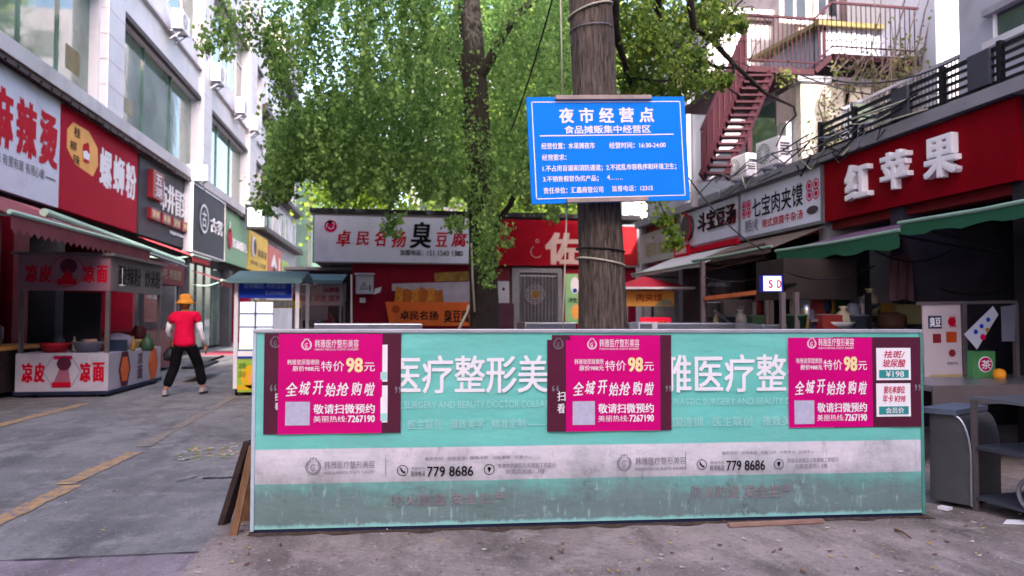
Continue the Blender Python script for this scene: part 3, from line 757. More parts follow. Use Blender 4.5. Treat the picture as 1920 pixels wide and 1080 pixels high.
f.disc(mb, a, b+.02, .20, red_ink, n=.012, ry=.16); f.disc(mb, a+.01, b-.10, .17, white_ink, n=.016, ry=.12); f.poly(mb, [(a-.2,b-.02),(a+.2,b-.02),(a+.12,b-.25),(a-.12,b-.25)], white_ink, n=.02); f.rect(mb, a-.14, b-.25, a+.14, b-.18, red_ink, n=.024); f.disc(mb, a+.06, b+.16, .09, red_ink, n=.02, ry=.06)
mb.build('plaque', rt)
for q, x in zip('螺蛳粉', (.44,.625,.81)): mb = MB(); f.fr(mb, q, x, .20, x+.165, .62, white_ink, bold=.03); mb.build('character', rt)
mb = MB()
for q, (x, y) in zip('桂柳味', ((.13,.15),(.09,.30),(.13,.42))): f.fr(mb, q, x, y, x+.07, y+.10, black_ink, n=.012)
mb.build('lettering', rt)
f, rt = wall_sign('charcoal sign with raised white letters over a row of small red boxes', 256, 349, XS, SB, ST, dark_grey)
mb = MB(); f.text(mb, '市井冒菜', f.w*.36, f.h*.42, f.w*.985, f.h*.82, white_ink, bold=.009, depth=.02); mb.build('lettering', rt)
mb = MB(); f.obox = None
mb.obox(f.O, f.U, f.V, f.N, f.w*.14, f.w*.34, f.h*.50, f.h*.86, 0, .16, M('dark_red_box', '7E1F28', .4)); f.text(mb, '五', f.w*.18, f.h*.69, f.w*.30, f.h*.82, white_ink, n=.165); f.text(mb, '湖', f.w*.18, f.h*.53, f.w*.30, f.h*.66, white_ink, n=.165); mb.build('emblem_box', rt)
for k in range(4):
    mb = MB(); x = .14+k*.215; mb.obox(f.O, f.U, f.V, f.N, f.w*x, f.w*(x+.17), f.h*(.235), f.h*(.375), 0, .12, M('dark_red_box')); f.text(mb, '冒串烫拌'[k]+'鲜香辣菜'[k], f.w*(x+.02), f.h*.26, f.w*(x+.15), f.h*.35, cream, n=.125); mb.build('menu_box', rt)
mb = MB(); f.text(mb, 'SHIJINGMAOCAI', f.w*.58, f.h*.13, f.w*.98, f.h*.185, white_ink, bold=.02, depth=.03); mb.build('small_lettering', rt)
f, rt = wall_sign('dark grey tea shop sign edged in white with a round emblem', 357, 418, XS+.25, SB-.05, ST-.05, dark_grey, t=.3, frame=white_pl)
mb = MB(); c = (f.w*.30, f.h*.55); f.ring(mb, *c, .62, .09, white_ink, n=.05, ry=.52); f.text(mb, '古', c[0]-.3, c[1]-.3, c[0]+.3, c[1]+.3, white_ink, bold=.015, n=.05); mb.build('emblem', rt)
mb = MB(); f.text(mb, '古茗', f.w*.52, f.h*.40, f.w*.92, f.h*.64, white_ink, bold=.02, depth=.03); mb.build('lettering', rt)
f, rt = wall_sign('sage green sign with a crimson drop emblem and white letters', 421, 462, XS, SB, ST, green_sign)
mb = MB(); f.disc(mb, f.w*.14, f.h*.46, .38, crim_ink, n=.05, ry=.45); f.rect(mb, f.w*.10, f.h*.6, f.w*.14, f.h*.78, white_ink, n=.05); mb.build('emblem', rt)
mb = MB(); f.text(mb, '茶颜悦色', f.w*.26, f.h*.32, f.w*.95, f.h*.5, white_ink, bold=.015, depth=.02); mb.build('lettering', rt)
f, rt = wall_sign('mustard yellow sign half covered by hanging leaves', 464, 500, XS, SB, ST-.3, yellow)
mb = MB(); f.disc(mb, f.w*.22, f.h*.62, .55, white_ink, n=.04, ry=.5); f.disc(mb, f.w*.27, f.h*.62, .38, plum, n=.05, ry=.4); mb.build('emblem', rt)
mb = MB(); f.text(mb, '鲜果茶', f.w*.45, f.h*.4, f.w*.95, f.h*.62, plum, bold=.02); f.text(mb, '炸鸡 汉堡', f.w*.1, f.h*.14, f.w*.9, f.h*.26, brown_trim); mb.build('lettering', rt)
f, rt = wall_sign('narrow red sign with a white arrow head emblem', 501, 527, XS, SB-.2, ST-.5, M('warm_red_panel', 'B83A34', .5))
mb = MB(); f.poly(mb, [(f.w*.2,f.h*.4),(f.w*.42,f.h*.82),(f.w*.62,f.h*.4)], white_ink); f.poly(mb, [(f.w*.3,f.h*.22),(f.w*.42,f.h*.5),(f.w*.54,f.h*.22)], black_ink, n=.012); f.rect(mb, f.w*.78, f.h*.35, f.w*.86, f.h*.75, white_ink); mb.build('emblem', rt)
f, rt = wall_sign('small lime green sign past the red arrow head sign', 528, 541, XS, SB-.4, ST-1.0, lime)
mb = MB(); f.text(mb, '茶', f.w*.3, f.h*.35, f.w*.7, f.h*.6, white_ink); mb.build('lettering', rt)
f, rt = wall_sign('small faded pink sign, last of the street row', 542, 562, XS, SB-.6, ST-1.3, M('faded_pink_panel', 'A0686A', .6))
mb = MB(); f.text(mb, '小吃', f.w*.1, f.h*.25, f.w*.9, f.h*.7, white_ink); mb.build('lettering', rt)
p = onX(482, 408, XL+.7); rt = thing('street_lantern', p, 'square black framed lantern jutting from the wall above the yellow sign', 'lamp')
mb = MB(); 
for z in (-.5, .5): mb.box((p.x-.45, p.y-.4, p.z+z-.05), (p.x+.45, p.y+.4, p.z+z+.05), black_m)
for sx in (-.42, .42):
    for sy in (-.37, .37): mb.box((p.x+sx-.03, p.y+sy-.03, p.z-.45), (p.x+sx+.03, p.y+sy+.03, p.z+.45), black_m)
mb.build('frame', rt); mb = MB(); mb.box((p.x-.36, p.y-.32, p.z-.44), (p.x+.36, p.y+.32, p.z+.44), M('frosted_panel', 'AEBCC4', .3)); mb.build('glass', rt)

# ------------------------------------------------------------------ awnings and stalls on the left
def awning_left(label, ya, yb, x_wall, z_wall, x_out, z_out, mat, val=.25, scallop=True, pole=pole_pale):
    rt = thing('awning', (x_wall, (ya+yb)/2, z_wall), label, 'awning', 'fabric awnings under the signs of the white block')
    mb = MB(); mb.slab([(x_wall,ya,z_wall),(x_out,ya,z_out),(x_out,yb,z_out),(x_wall,yb,z_wall)], .015, mat); mb.build('canopy', rt)
    mb = MB(); k = 26
    for i in range(k):
        t0, t1 = i/k, (i+1)/k; y0, y1 = ya+(yb-ya)*t0, ya+(yb-ya)*t1; d = val*(1 if not scallop else 1)
        mb.slab([(x_out+.004,y0,z_out),(x_out+.004,y0,z_out-d*.72),(x_out+.004,(y0+y1)/2,z_out-d),(x_out+.004,y1,z_out-d*.72),(x_out+.004,y1,z_out)], .006, mat)
    mb.build('valance', rt)
    mb = MB(); mb.tube([(x_out,ya-.05,z_out+.02),(x_out,yb+.05,z_out+.02)], .035, pole, 8); mb.build('front_bar', rt)
    for y in (ya+.15, yb-.15):
        mb = MB(); mb.tube([(x_wall,y,z_wall-.5),((x_wall+x_out)/2,y,(z_wall+z_out)/2-.35),(x_out,y,z_out)], .02, pole, 6); mb.build('folding_arm', rt)
    return rt
awning_left('dusty red awning with a scalloped edge over the cold noodle stall', 10.2, 15.6, XL+.1, 3.45, -4.75, 2.62, awn_red)
awning_left('coral awning under the charcoal sign', Yof(250,XL), Yof(372,XL+1.2), XL+.1, 3.5, -5.5, 3.0, awn_pink, .18)
awning_left('faded red awning beyond the coral one, by the glass door', Yof(352,XL), Yof(428,XL+1.0), XL+.1, 2.9, -5.9, 2.55, awn_red, .2)
mb = MB(); a = onX(82, 398, -5.6); b = onX(342, 492, -5.0); mb.tube([a, b], .07, pole_pale, 10); mb.tube([a+Vector((.1,0,-.12)), b+Vector((.1,0,-.1))], .035, grey_metal, 8)
tag(mb.build('awning_roller', loc=a), 'rolled pale green awning tube slung above the cold noodle stall', 'awning')

def cold_noodle_stall():
    yf = onZ(203, 744, 0).y
    x1 = onY(203, 700, yf).x; yb = Yof(303, x1); x0 = onY(28, 700, yf).x
    z0, z1 = onY(203, 733, yf).z, onY(203, 662, yf).z
    rt = thing('food_stall', ((x0+x1)/2, (yf+yb)/2, 0), 'white cold noodle stall with red characters on its counter and fascia', 'food stall')
    mb = MB(); mb.box((x0, yf, z0), (x1, yb, z1), M('stall_white','B2ACBC',.5,var=.08,scale=2,dirt='7A7480',damt=.4)); mb.box((x0-.02, yf-.02, z0-.06), (x1+.02, yb+.02, z0), M('navy_skid')); mb.build('counter', rt, bevel=.006)
    ff = Face((x0, yf, z0), (x1, yf, z0), (x0, yf, z1)); fs = Face((x1, yf, z0), (x1, yb, z0), (x1, yf, z1))
    T = MB()
    ff.fr(T, '凉', .07, .24, .19, .76, red_ink, bold=.03); ff.fr(T, '皮', .20, .24, .32, .76, red_ink, bold=.03); ff.fr(T, '凉', .69, .24, .81, .76, red_ink, bold=.03); ff.fr(T, '面', .83, .24, .96, .76, red_ink, bold=.03)
    c = (.5*ff.w, .52*ff.h); ff.ring(T, *c, .29, .012, grey_ink, n=.008, seg=6); ff.rect(T, c[0]-.15, c[1]-.26, c[0]+.14, c[1]-.17, red_ink, n=.008); ff.poly(T, [(c[0]-.12,c[1]-.17),(c[0]+.13,c[1]-.17),(c[0]+.10,c[1]+.06),(c[0]-.02,c[1]+.1)], M('faded_rose_ink','9C5A70',.6), n=.008); ff.disc(T, c[0]+.03, c[1]+.13, .11, plum, n=.012); ff.rect(T, c[0]-.13, c[1]+.2, c[0]+.15, c[1]+.26, crim_ink, n=.008)
    for fx, q in ((.24, .5), (.80, .45)):
        a, b = fx*fs.w, .5*fs.h; w, h = .55, .30
        fs.poly(T, [(a-.05*1.5,b+h),(a+.22,b+h),(a+.36,b),(a+.22,b-h),(a-.075,b-h),(a-.22,b)], plum if fx < .5 else orange, n=.008); fs.poly(T, [(a-.05,b+h*.7),(a+.18,b+h*.7),(a+.28,b),(a+.18,b-h*.7),(a-.05,b-h*.7),(a-.15,b)], orange, n=.012)
    fs.text(T, '凉', fs.w*.50, fs.h*.55, fs.w*.60, fs.h*.9, plum, n=.008); fs.text(T, '面', fs.w*.50, fs.h*.12, fs.w*.60, fs.h*.5, plum, n=.008)
    T.build('lettering', rt)
    zt0, zt1 = onY(203, 545, yf).z, onY(203, 480, yf).z
    for x, y in ((x0+.06,yf+.04),(x1-.04,yf+.04),(x0+.06,yb-.04),(x1-.04,yb-.04)):
        mb = MB(); mb.box((x-.03,y-.03,z1),(x+.03,y+.03,zt0), M('dull_steel','6E6468',.5,.4)); mb.build('post', rt)
    mb = MB(); mb.box((x0, yf, zt0), (x1, yf+.1, zt1), M('pinkish_fascia','86626F',.5,var=.08)); mb.box((x1-.1, yf+.1, zt0), (x1, yb, zt1), M('grey_mauve_fascia','6C6068',.5,var=.1)); mb.build('fascia', rt)
    ft = Face((x0, yf, zt0), (x1, yf, zt0), (x0, yf, zt1)); T = MB()
    ft.fr(T, '凉', .08, .28, .21, .78, red_ink, bold=.03); ft.fr(T, '皮', .23, .28, .36, .78, red_ink, bold=.03); ft.fr(T, '凉', .70, .28, .83, .78, red_ink, bold=.03); ft.fr(T, '面', .85, .28, .97, .78, red_ink, bold=.03)
    c = (.53*ft.w, .55*ft.h); ft.ring(T, *c, .26, .012, red_ink, n=.008, seg=24); ft.rect(T, c[0]-.15, c[1]-.22, c[0]+.15, c[1]-.13, red_ink, n=.008); ft.disc(T, c[0]+.02, c[1]+.08, .13, plum, n=.008); ft.poly(T, [(c[0]-.1,c[1]-.13),(c[0]+.1,c[1]-.13),(c[0]+.02,c[1]+.05)], red_ink, n=.012)
    fu = Face((x1, yf+.1, zt0), (x1, yb, zt0), (x1, yf+.1, zt1)); fu.fr(T, '酸辣粉', .1, .2, .52, .8, black_ink, bold=.02); fu.fr(T, '炒米粉', .6, .2, .95, .8, black_ink, bold=.02)
    T.build('fascia_lettering', rt)
    mb = MB(); mb.box((x0-.08, yf-.06, zt1), (x1+.08, yb+.06, zt1+.05), M('dull_steel')); mb.build('roof', rt)
    mb = MB(); mb.box((x0+.3, yf+1.0, z1+.02), (x1-.5, yf+1.04, zt0), M('dark_interior')); mb.build('back_screen', rt)
    for x, y in ((x0+.25,yf+.12),(x1-.12,yf+.12),(x0+.25,yb-.12),(x1-.12,yb-.12)):
        mb = MB(); mb.lathe((x, y, .0), [(.02,0),(.045,.0),(.05,.02),(.05,.07),(.03,.09),(.03,z0-.05)], black_m, 12); mb.build('caster', rt)
    # goods on the counter
    def basin(x, y, r, h, mat, lab, nm='basin', fill=None):
        b = MB(); b.lathe((x, y, z1), [(r*.7,0),(r*.95,h*.8),(r,h),(r*.97,h),(r*.9,h*.8),(r*.6,h*.55)], mat, 20); o = b.build(nm, loc=(x,y,z1), smooth=True)
        return tag(o, lab, nm)
    red_p = M('red_plastic','A01828',.4); yel_p = M('yellow_plastic','B8A23C',.5); grey_p = M('grey_plastic','5C5C68',.5)
    basin(x0+.45, yf+.35, .24, .16, red_p, 'red plastic basin on the noodle stall counter, toward the road corner')
    basin(x0+1.02, yf+.3, .10, .22, M('flesh_ceramic','A88474',.5), 'slim tan jar on the noodle stall counter', 'jar')
    basin(x1-.45, yf+.35, .24, .18, grey_p, 'grey basin on the noodle stall counter beside the corner post')
    basin(x1-.3, yf+.95, .24, .17, yel_p, 'yellow basin on the noodle stall, near the corner')
    basin(x1-.3, yf+1.75, .26, .17, yel_p, 'yellow basin on the noodle stall, toward the far end')
    b = MB(); b.lathe((x1-.32, yf+1.3, z1), [(.3,.0),(.33,.16),(.2,.26),(.05,.30)], M('cloth_lilac','7A7288',.9), 16); tag(b.build('covered_pot', loc=(x1-.3,yf+1.3,z1), smooth=True), 'pot covered with a lilac cloth on the noodle stall', 'pot')
    b = MB(); b.lathe((x1-.25, yf+2.3, z1), [(.12,0),(.13,.35),(.10,.4),(.10,.42)], M('dark_red_tin','4A1820',.5), 16); tag(b.build('tin', loc=(x1-.25,yf+2.3,z1), smooth=True), 'dark red tin on the far end of the noodle stall', 'tin')
    return x0, x1, yf, yb, z1
sx0, sx1, syf, syb, sz1 = cold_noodle_stall()
# neighbouring stall cut by the picture edge
rt = thing('food_stall', (sx0-.9, syf-.1, 0), 'dark stall with a worn orange edged table beside the white noodle stall', 'food stall')
mb = MB(); mb.box((sx0-2.2, syf-.5, .78), (sx0-.06, syf+1.2, .84), orange_l); mb.build('table_top', rt)
mb = MB(); mb.box((sx0-2.2, syf-.44, .1), (sx0-.12, syf+1.1, .775), dark_wood); mb.build('cabinet', rt)
mb = MB(); mb.box((sx0-.28, syf-.2, .84), (sx0-.2, syf-.12, 2.9), M('dark_red_box')); mb.build('post', rt)
mb = MB(); mb.lathe((sx0-.45, syf+.1, .845), [(.16,0),(.2,.12),(.2,.3),(.12,.36)], M('grey_plastic'), 16); tag(mb.build('pot', loc=(sx0-.45,syf+.1,.84), smooth=True), 'grey lidded pot on the orange edged table', 'pot')
rt = thing('food_stall', (-6.2, syb+2.4, 0), 'dim red snack stall standing behind the white noodle stall', 'food stall')
mb = MB(); mb.box((-6.6, syb+1.2, .1), (-5.5, syb+4.4, 1.0), M('dark_red_box')); mb.build('counter', rt)
mb = MB(); mb.box((-6.6, syb+1.2, 2.1), (-5.4, syb+4.4, 2.6), maroon); mb.build('fascia', rt)
for y in (syb+1.25, syb+4.35):
    mb = MB(); mb.box((-5.56, y-.03, 1.0), (-5.5, y+.03, 2.1), grey_metal); mb.build('post', rt)
fx = Face((-5.39, syb+1.2, 2.1), (-5.39, syb+4.4, 2.1), (-5.39, syb+1.2, 2.6)); T = MB(); fx.fr(T, '长沙小吃 烤面筋', .1, .25, .9, .75, M('faded_cream_ink','B09A80',.6)); T.build('lettering', rt)
mb = MB(); mb.box((-6.5, Yof(405,-6), .004), (-5.0, Yof(432,-6), .02), M('red_mat','A84456',.9,var=.15,scale=4)); tag(mb.build('door_mat'), 'flat red mat before the green glass door', 'mat')
mb = MB(); a = onZ(372, 684, .1); b = onZ(418, 668, .4); mb.tube([a, b], .03, black_m, 6); mb.bar(onZ(360,690,.3), onZ(392,678,.3), .4, .05, black_m); tag(mb.build('hand_truck', loc=a), 'low black hand truck parked beyond the walking woman', 'hand truck')

# ------------------------------------------------------------------ the walking woman
def skin_obj(name, parent, chains, mat, sub=2):
    """one continuous skinned surface from joint chains [(point, rx, ry)] that share their first points"""
    vs = []; es = []; rs = []; idx = {}
    def vid(p, r):
        k = tuple(round(c, 4) for c in p)
        if k not in idx: idx[k] = len(vs); vs.append(p); rs.append(r)
        return idx[k]
    for ch in chains:
        prev = None
        for p, r in ch:
            i = vid(p, r)
            if prev is not None and i != prev and (prev, i) not in es and (i, prev) not in es: es.append((prev, i))
            prev = i
    me = bpy.data.meshes.new(name); L_ = parent.location if parent else Vector((0,0,0))
    me.from_pydata([tuple(Vector(p)-L_) for p in vs], es, []); me.materials.append(mat)
    o = bpy.data.objects.new(name, me); COL.objects.link(o); o.parent = parent
    o.modifiers.new('skin', 'SKIN'); sk = me.skin_vertices[0].data
    for i, r in enumerate(rs): sk[i].radius = r if isinstance(r, tuple) else (r, r)
    sk[0].use_root = True
    s = o.modifiers.new('smooth', 'SUBSURF'); s.levels = sub; s.render_levels = sub
    o.modifiers['skin'].use_smooth_shade = True
    return o
def woman():
    Y = onZ(345, 741).y; q = pxm(Y)
    hip = onY(345, 657, Y); c = Vector((hip.x, Y, 0))
    rt = thing('person', c, 'woman in a red T-shirt, black trousers and straw hat walking away up the road', 'person')
    W = lambda x, y, z: Vector((c.x+x, Y+y, z))
    ank_l, ank_r = W(-.26, -.10, .09), W(.27, .20, .10)
    knee_l, knee_r = W(-.16, .06, .47), W(.19, .22, .48)
    hip_l, hip_r = W(-.10, 0, .86), W(.10, .01, .86)
    sh_l, sh_r = W(-.185, .02, 1.345), W(.185, .02, 1.345)
    el_l, el_r = W(-.285, .10, 1.09), W(.265, -.03, 1.10)
    ha_l, ha_r = W(-.29, .26, .93), W(.325, .06, .86)
    neck = W(0, .03, 1.42); chest = W(0, .0, 1.22); waist = W(0, .0, 1.03); pel = W(0, 0, .90)
    head1, head2, head3 = W(.0, .05, 1.50), W(.0, .06, 1.58), W(0, .055, 1.66)
    body = skin_obj('body', rt, [
        [(pel, (.11,.08)), (waist, (.10,.07)), (chest, (.12,.085)), (W(0,.02,1.36), (.09,.075)), (neck, .055), (head1, (.07,.08)), (head2, (.085,.10)), (head3, (.06,.07))],
        [(pel, (.11,.08)), (hip_l, .09), (knee_l, .055), (W(-.215,-.03,.28), .05), (ank_l, .036), (W(-.28,.02,.05), .035), (W(-.30,.10,.03), .025)],
        [(pel, (.11,.08)), (hip_r, .09), (knee_r, .055), (W(.235,.20,.28), .05), (ank_r, .036), (W(.28,.30,.05), .035), (W(.29,.37,.03), .025)],
        [(W(0,.02,1.36), (.09,.075)), (sh_l, .05), (el_l, .036), (ha_l, .026), (W(-.292,.29,.885), (.035,.018)), (W(-.29,.31,.83), (.03,.014))],
        [(W(0,.02,1.36), (.09,.075)), (sh_r, .05), (el_r, .036), (ha_r, .026), (W(.335,.08,.815), (.018,.035)), (W(.335,.085,.765), (.014,.03))]], skin_m)
    # fingers
    F_ = MB()
    for k in range(4):
        y = .055+.02*k; F_.tube([W(.335, y, .78), W(.333, y+.004, .735-.008*(k in (1,2))), W(.325, y+.008, .70-.01*(k in (1,2)))], [.009,.0085,.006], skin_m, 6)
        x = -.32+.02*k; F_.tube([W(x, .305, .85), W(x, .325, .815), W(x+.003, .315, .785)], [.009,.0085,.006], skin_m, 6)
    F_.tube([W(.33,.05,.81), W(.322,.035,.78), W(.318,.032,.755)], [.011,.01,.007], skin_m, 6); F_.tube([W(-.27,.29,.88), W(-.25,.305,.855), W(-.248,.31,.83)], [.011,.01,.007], skin_m, 6)
    F_.build('hand_detail', rt, smooth=True)
    fc = MB()   # nose, ears, eyes and mouth on the far side of the head
    hc = head2+Vector((0,.01,0))
    fc.lathe(hc+Vector((0,.095,.0)), [(.016,-.03),(.014,0),(.006,.02)], skin_m, 8, axis=(0,.6,-.5))
    for s in (-1, 1):
        fc.lathe(hc+Vector((s*.087,-.005,0)), [(.012,-.01),(.028,.0),(.022,.01)], skin_m, 10, axis=(s,-.3,0)); fc.lathe(hc+Vector((s*.033,.088,.025)), [(.012,0),(.008,.008)], black_ink, 8, axis=(0,1,0))
    fc.lathe(hc+Vector((0,.085,-.055)), [(.022,0),(.018,.006)], red_ink, 8, axis=(0,1,0))
    fc.build('face', rt, smooth=True)
    skin_obj('shirt', rt, [
        [(W(0,0,.80), (.20,.15)), (W(0,0,.90), (.195,.145)), (W(0,0,1.03), (.172,.125)), (W(0,.0,1.22), (.178,.13)), (W(0,.015,1.345), (.13,.105)), (W(0,.03,1.405), (.07,.065))],
        [(W(0,.015,1.345), (.13,.105)), (sh_l, (.085,.085)), (W(-.245,.055,1.22), (.085,.08))],
        [(W(0,.015,1.345), (.13,.105)), (sh_r, (.085,.085)), (W(.235,.0,1.215), (.085,.08))]], shirt_m)
    skin_obj('trousers', rt, [
        [(W(0,0,.98), (.15,.115)), (pel+Vector((0,0,.02)), (.16,.12)), (hip_l, (.11,.115)), (knee_l, (.085,.09)), (W(-.215,-.03,.28), (.082,.085)), (W(-.25,-.085,.13), (.085,.08))],
        [(W(0,0,.98), (.15,.115)), (pel+Vector((0,0,.02)), (.16,.12)), (hip_r, (.11,.115)), (knee_r, (.085,.09)), (W(.235,.20,.28), (.082,.085)), (W(.262,.195,.135), (.085,.08))]], trouser_m)
    for a, b, d in ((W(-.245,.055,1.22), el_l, ha_l), (W(.238,.0,1.215), el_r, ha_r)):
        s = MB(); s.tube([a, b+(a-b)*.15, b, b+(d-b)*.5, d], [.052,.046,.043,.039,.03], sleeve_m, 12); s.build('sleeve_cover', rt, smooth=True)
    for a, dr in ((ank_l, Vector((-.15,1,0))), (ank_r, Vector((.08,1,0)))):
        dr = dr.normalized(); s = MB(); z0 = a.z-.09
        u = Vector((dr.y,-dr.x,0))
        for k, m, zz in ((0, black_m, (0,.03)), (1, M('grey_trainer','A59EA4',.7), (.03,.10))):
            prof = [(-.09,.035),(-.05,.045),(.05,.043),(.13,.045),(.18,.028),(.195,.008)]
            v = []; f = []
            for t, w in prof:
                top = zz[1]-(.05*max(0,(t-.02)/.18) if k else 0)
                for sg, z in ((-1,zz[0]),(1,zz[0]),(1,top),(-1,top)): v.append(Vector((a.x,a.y,z0+z))+dr*t+u*w*sg*(1 if z == zz[0] else .8))
            for i in range(len(prof)-1):
                for e in range(4): f.append((i*4+e, i*4+(e+1)%4, (i+1)*4+(e+1)%4, (i+1)*4+e))
            f += [(3,2,1,0), tuple(range(len(v)-4, len(v)))]; s.add(v, f, m)
        s.build('shoe', rt, smooth=False, bevel=.008)
    h = MB(); h.lathe(W(0,.045,1.56), [(.155,-.015),(.16,.0),(.12,.035),(.105,.06),(.10,.11),(.08,.145),(.03,.155)], hat_m, 24); h.build('straw_hat', rt, smooth=True)
    h = MB(); h.lathe(W(0,.005,1.53), [(.05,-.07),(.085,-.02),(.09,.03)], M('ginger_hair','7A4A2A',.7,var=.3,scale=30), 14); h.build('hair', rt, smooth=True)
    b = MB(); p = W(-.30, .31, .74)
    b.lathe(p+Vector((0,0,-.18)), [(.05,0),(.11,.02),(.12,.12),(.07,.2),(.02,.25)], M('dark_bag','24242C',.5), 14)
    tag(b.build('carrier_bag', loc=p, smooth=True), 'dark carrier bag hanging from the walking woman\'s hand', 'bag')
woman()

# ------------------------------------------------------------------ blue stall by the road
def blue_stall():
    Y = onZ(455, 742).y
    xl = onY(441, 700, Y).x; xr = onY(556, 700, Y).x; yb = Y+1.5
    z = lambda v: onY(470, v, Y).z
    rt = thing('food_stall', ((xl+xr)/2, Y+.7, 0), 'drinks stall with a royal blue fascia and a weathered teal roof', 'food stall')
    mb = MB(); mb.slab([(xl-.1,Y-.25,z(524)),(xr+.1,Y-.25,z(524)),(xr+.1,Y+.75,z(503)),(xl-.1,Y+.75,z(503))], .04, awn_teal); mb.slab([(xr+.1,yb+.25,z(520)),(xl-.1,yb+.25,z(520)),(xl-.1,Y+.75,z(503)),(xr+.1,Y+.75,z(503))], .04, awn_teal); mb.box((xl-.1,Y-.27,z(532)),(xr+.1,Y-.25,z(523)), awn_teal); mb.build('roof', rt)
    fb = Face((xl+.04, Y, z(559)), (xr-.1, Y, z(559)), (xl+.04, Y, z(524)))
    mb = MB(); fb.board(mb, blue_ban, .05); mb.build('fascia', rt)
    T = MB(); fb.fr(T, '自制酸奶 冰粉凉虾', .1, .16, .9, .48, M('pale_blue_ink','7F98D8',.6)); fb.fr(T, '夏日冰饮 鲜榨果汁', .5, .62, .9, .82, M('pale_blue_ink')); T.build('lettering', rt)
    for x, y in ((xl,Y),(xr,Y),(xl,yb),(xr,yb)):
        mb = MB(); mb.box((x-.03,y-.03,.12),(x+.03,y+.03,z(524)), white_pl); mb.build('post', rt)
    mb = MB(); mb.box((xl,Y,z(735)),(xr,yb,z(655)), lime); mb.box((xl-.01,Y-.012,z(672)),(xr,Y,z(656)), blue_ban); mb.build('cabinet', rt)
    fl = Face((xl, Y-.001, z(735)), (xr, Y-.001, z(735)), (xl, Y-.001, z(672))); T = MB(); fl.px(T, '冰粉', 447, 680, 462, 692, M('dark_green_ink','4A7A2A',.6)); fl.px(T, '凉虾', 447, 696, 462, 708, M('dark_green_ink')); a, b = fl.loc(474, 706); fl.disc(T, a, b, .2, yellow, n=.006); fl.disc(T, a+.03, b-.02, .12, orange_l, n=.01); fl.rectpx(T, 446, 658, 480, 668, white_ink, n=.016); fl.rectpx(T, 443, 722, 480, 731, yellow, n=.006); T.build('print', rt)
    mb = MB(); mb.box((xl+.05,Y+.06,z(655)+.005),(xl+.58,Y+.1,z(566)), screen_m); mb.build('lit_display', rt)
    mb = MB(); 
    for v in (588, 613): mb.box((xl+.03,Y+.03,z(v)-.012),(xl+.6,Y+.055,z(v)+.012), grey_metal)
    mb.box((xl+.29,Y+.03,z(655)),(xl+.32,Y+.055,z(566)), grey_metal); mb.build('display_bar', rt)
    for x, y in ((xl+.05,Y+.05),(xr-.1,Y+.05),(xl+.05,yb-.1),(xr-.1,yb-.1)):
        mb = MB(); mb.lathe((x-.03,y,.07), [(.02,-.02),(.07,-.02),(.07,.02),(.02,.02)], black_m, 14, axis=(1,0,0)); mb.bar((x,y,.07),(x,y,.2),.04,.05,grey_metal); mb.build('caster', rt)
    fy = Face((xl+.05, Y+1.3, z(576)), (xr-.1, Y+1.3, z(576)), (xl+.05, Y+1.3, z(560)))
    mb = MB(); fy.board(mb, yellow, .04); fy.fr(mb, '冰粉凉虾', .35, .12, .85, .9, white_ink, bold=.03); mb.build('menu_strip', rt)
    mb = MB(); mb.box((xl+.1,Y+.12,z(655)+.005),(xr-.2,yb-.1,z(655)+.03), steel); mb.build('worktop', rt)
    for k in range(4):
        x = xl+.68+k*.09; b = MB(); b.lathe((x, Y+.35, z(655)+.03), [(.045,0),(.05,.11),(.04,.15),(.025,.17),(.025,.2)], M('syrup_yellow','D8B020',.3), 12); tag(b.build('syrup_jar', loc=(x,Y+.35,z(655)+.03), smooth=True), 'yellow syrup jar in the row on the blue stall worktop', 'jar', 'syrup jars on the blue stall')
    # second stall, teal canopy, behind
    Y2 = Y+2.6; zz = lambda v: onY(600, v, Y2).z; x0 = onY(548, 560, Y2).x; x1 = onY(643, 560, Y2).x
    rt = thing('food_stall', ((x0+x1)/2, Y2+.6, 0), 'cluttered snack stall with a low teal canopy behind the blue stall', 'food stall')
    mb = MB(); mb.slab([(x0,Y2-.3,zz(527)),(x1,Y2-.3,zz(527)),(x1,Y2+1.2,zz(508)),(x0,Y2+1.2,zz(508))], .03, awn_teal); mb.box((x0,Y2-.32,zz(533)),(x1,Y2-.3,zz(526)), awn_teal); mb.build('canopy', rt)
    for x in (x0+.05, x1-.05):
        for y in (Y2, Y2+1.2): mb = MB(); mb.box((x-.02,y-.02,0),(x+.02,y+.02,zz(525)), grey_metal); mb.build('post', rt)
    mb = MB(); mb.box((x0,Y2,zz(640)-.5),(x1,Y2+1.1,zz(615)), M('dull_steel')); mb.build('counter', rt)
    fb = Face((x0+.1, Y2, zz(573)), (x1, Y2, zz(573)), (x0+.1, Y2, zz(548)))
    mb = MB(); fb.board(mb, M('dusty_pink_board','8C7880',.6,var=.2,scale=3), .02); fb.fr(mb, '凉面 凉皮 擂茶', .05, .2, .95, .7, M('dark_red_box')); fb.rect(mb, 0, fb.h, fb.w*.55, fb.h*1.5, M('beige_board','A08C80',.6,var=.2,scale=5)); mb.build('menu_board', rt)
    mb = MB(); mb.box((x0+.2,Y2+.02,zz(573)-.3),(x1-.3,Y2+.04,zz(574)), M('grey_mauve_fascia')); mb.build('lower_board', rt)
    mb = MB(); mb.box((x0+.02,Y2-.02,zz(577)),(x0+.1,Y2,zz(550)), red_ink); mb.build('red_tag', rt)
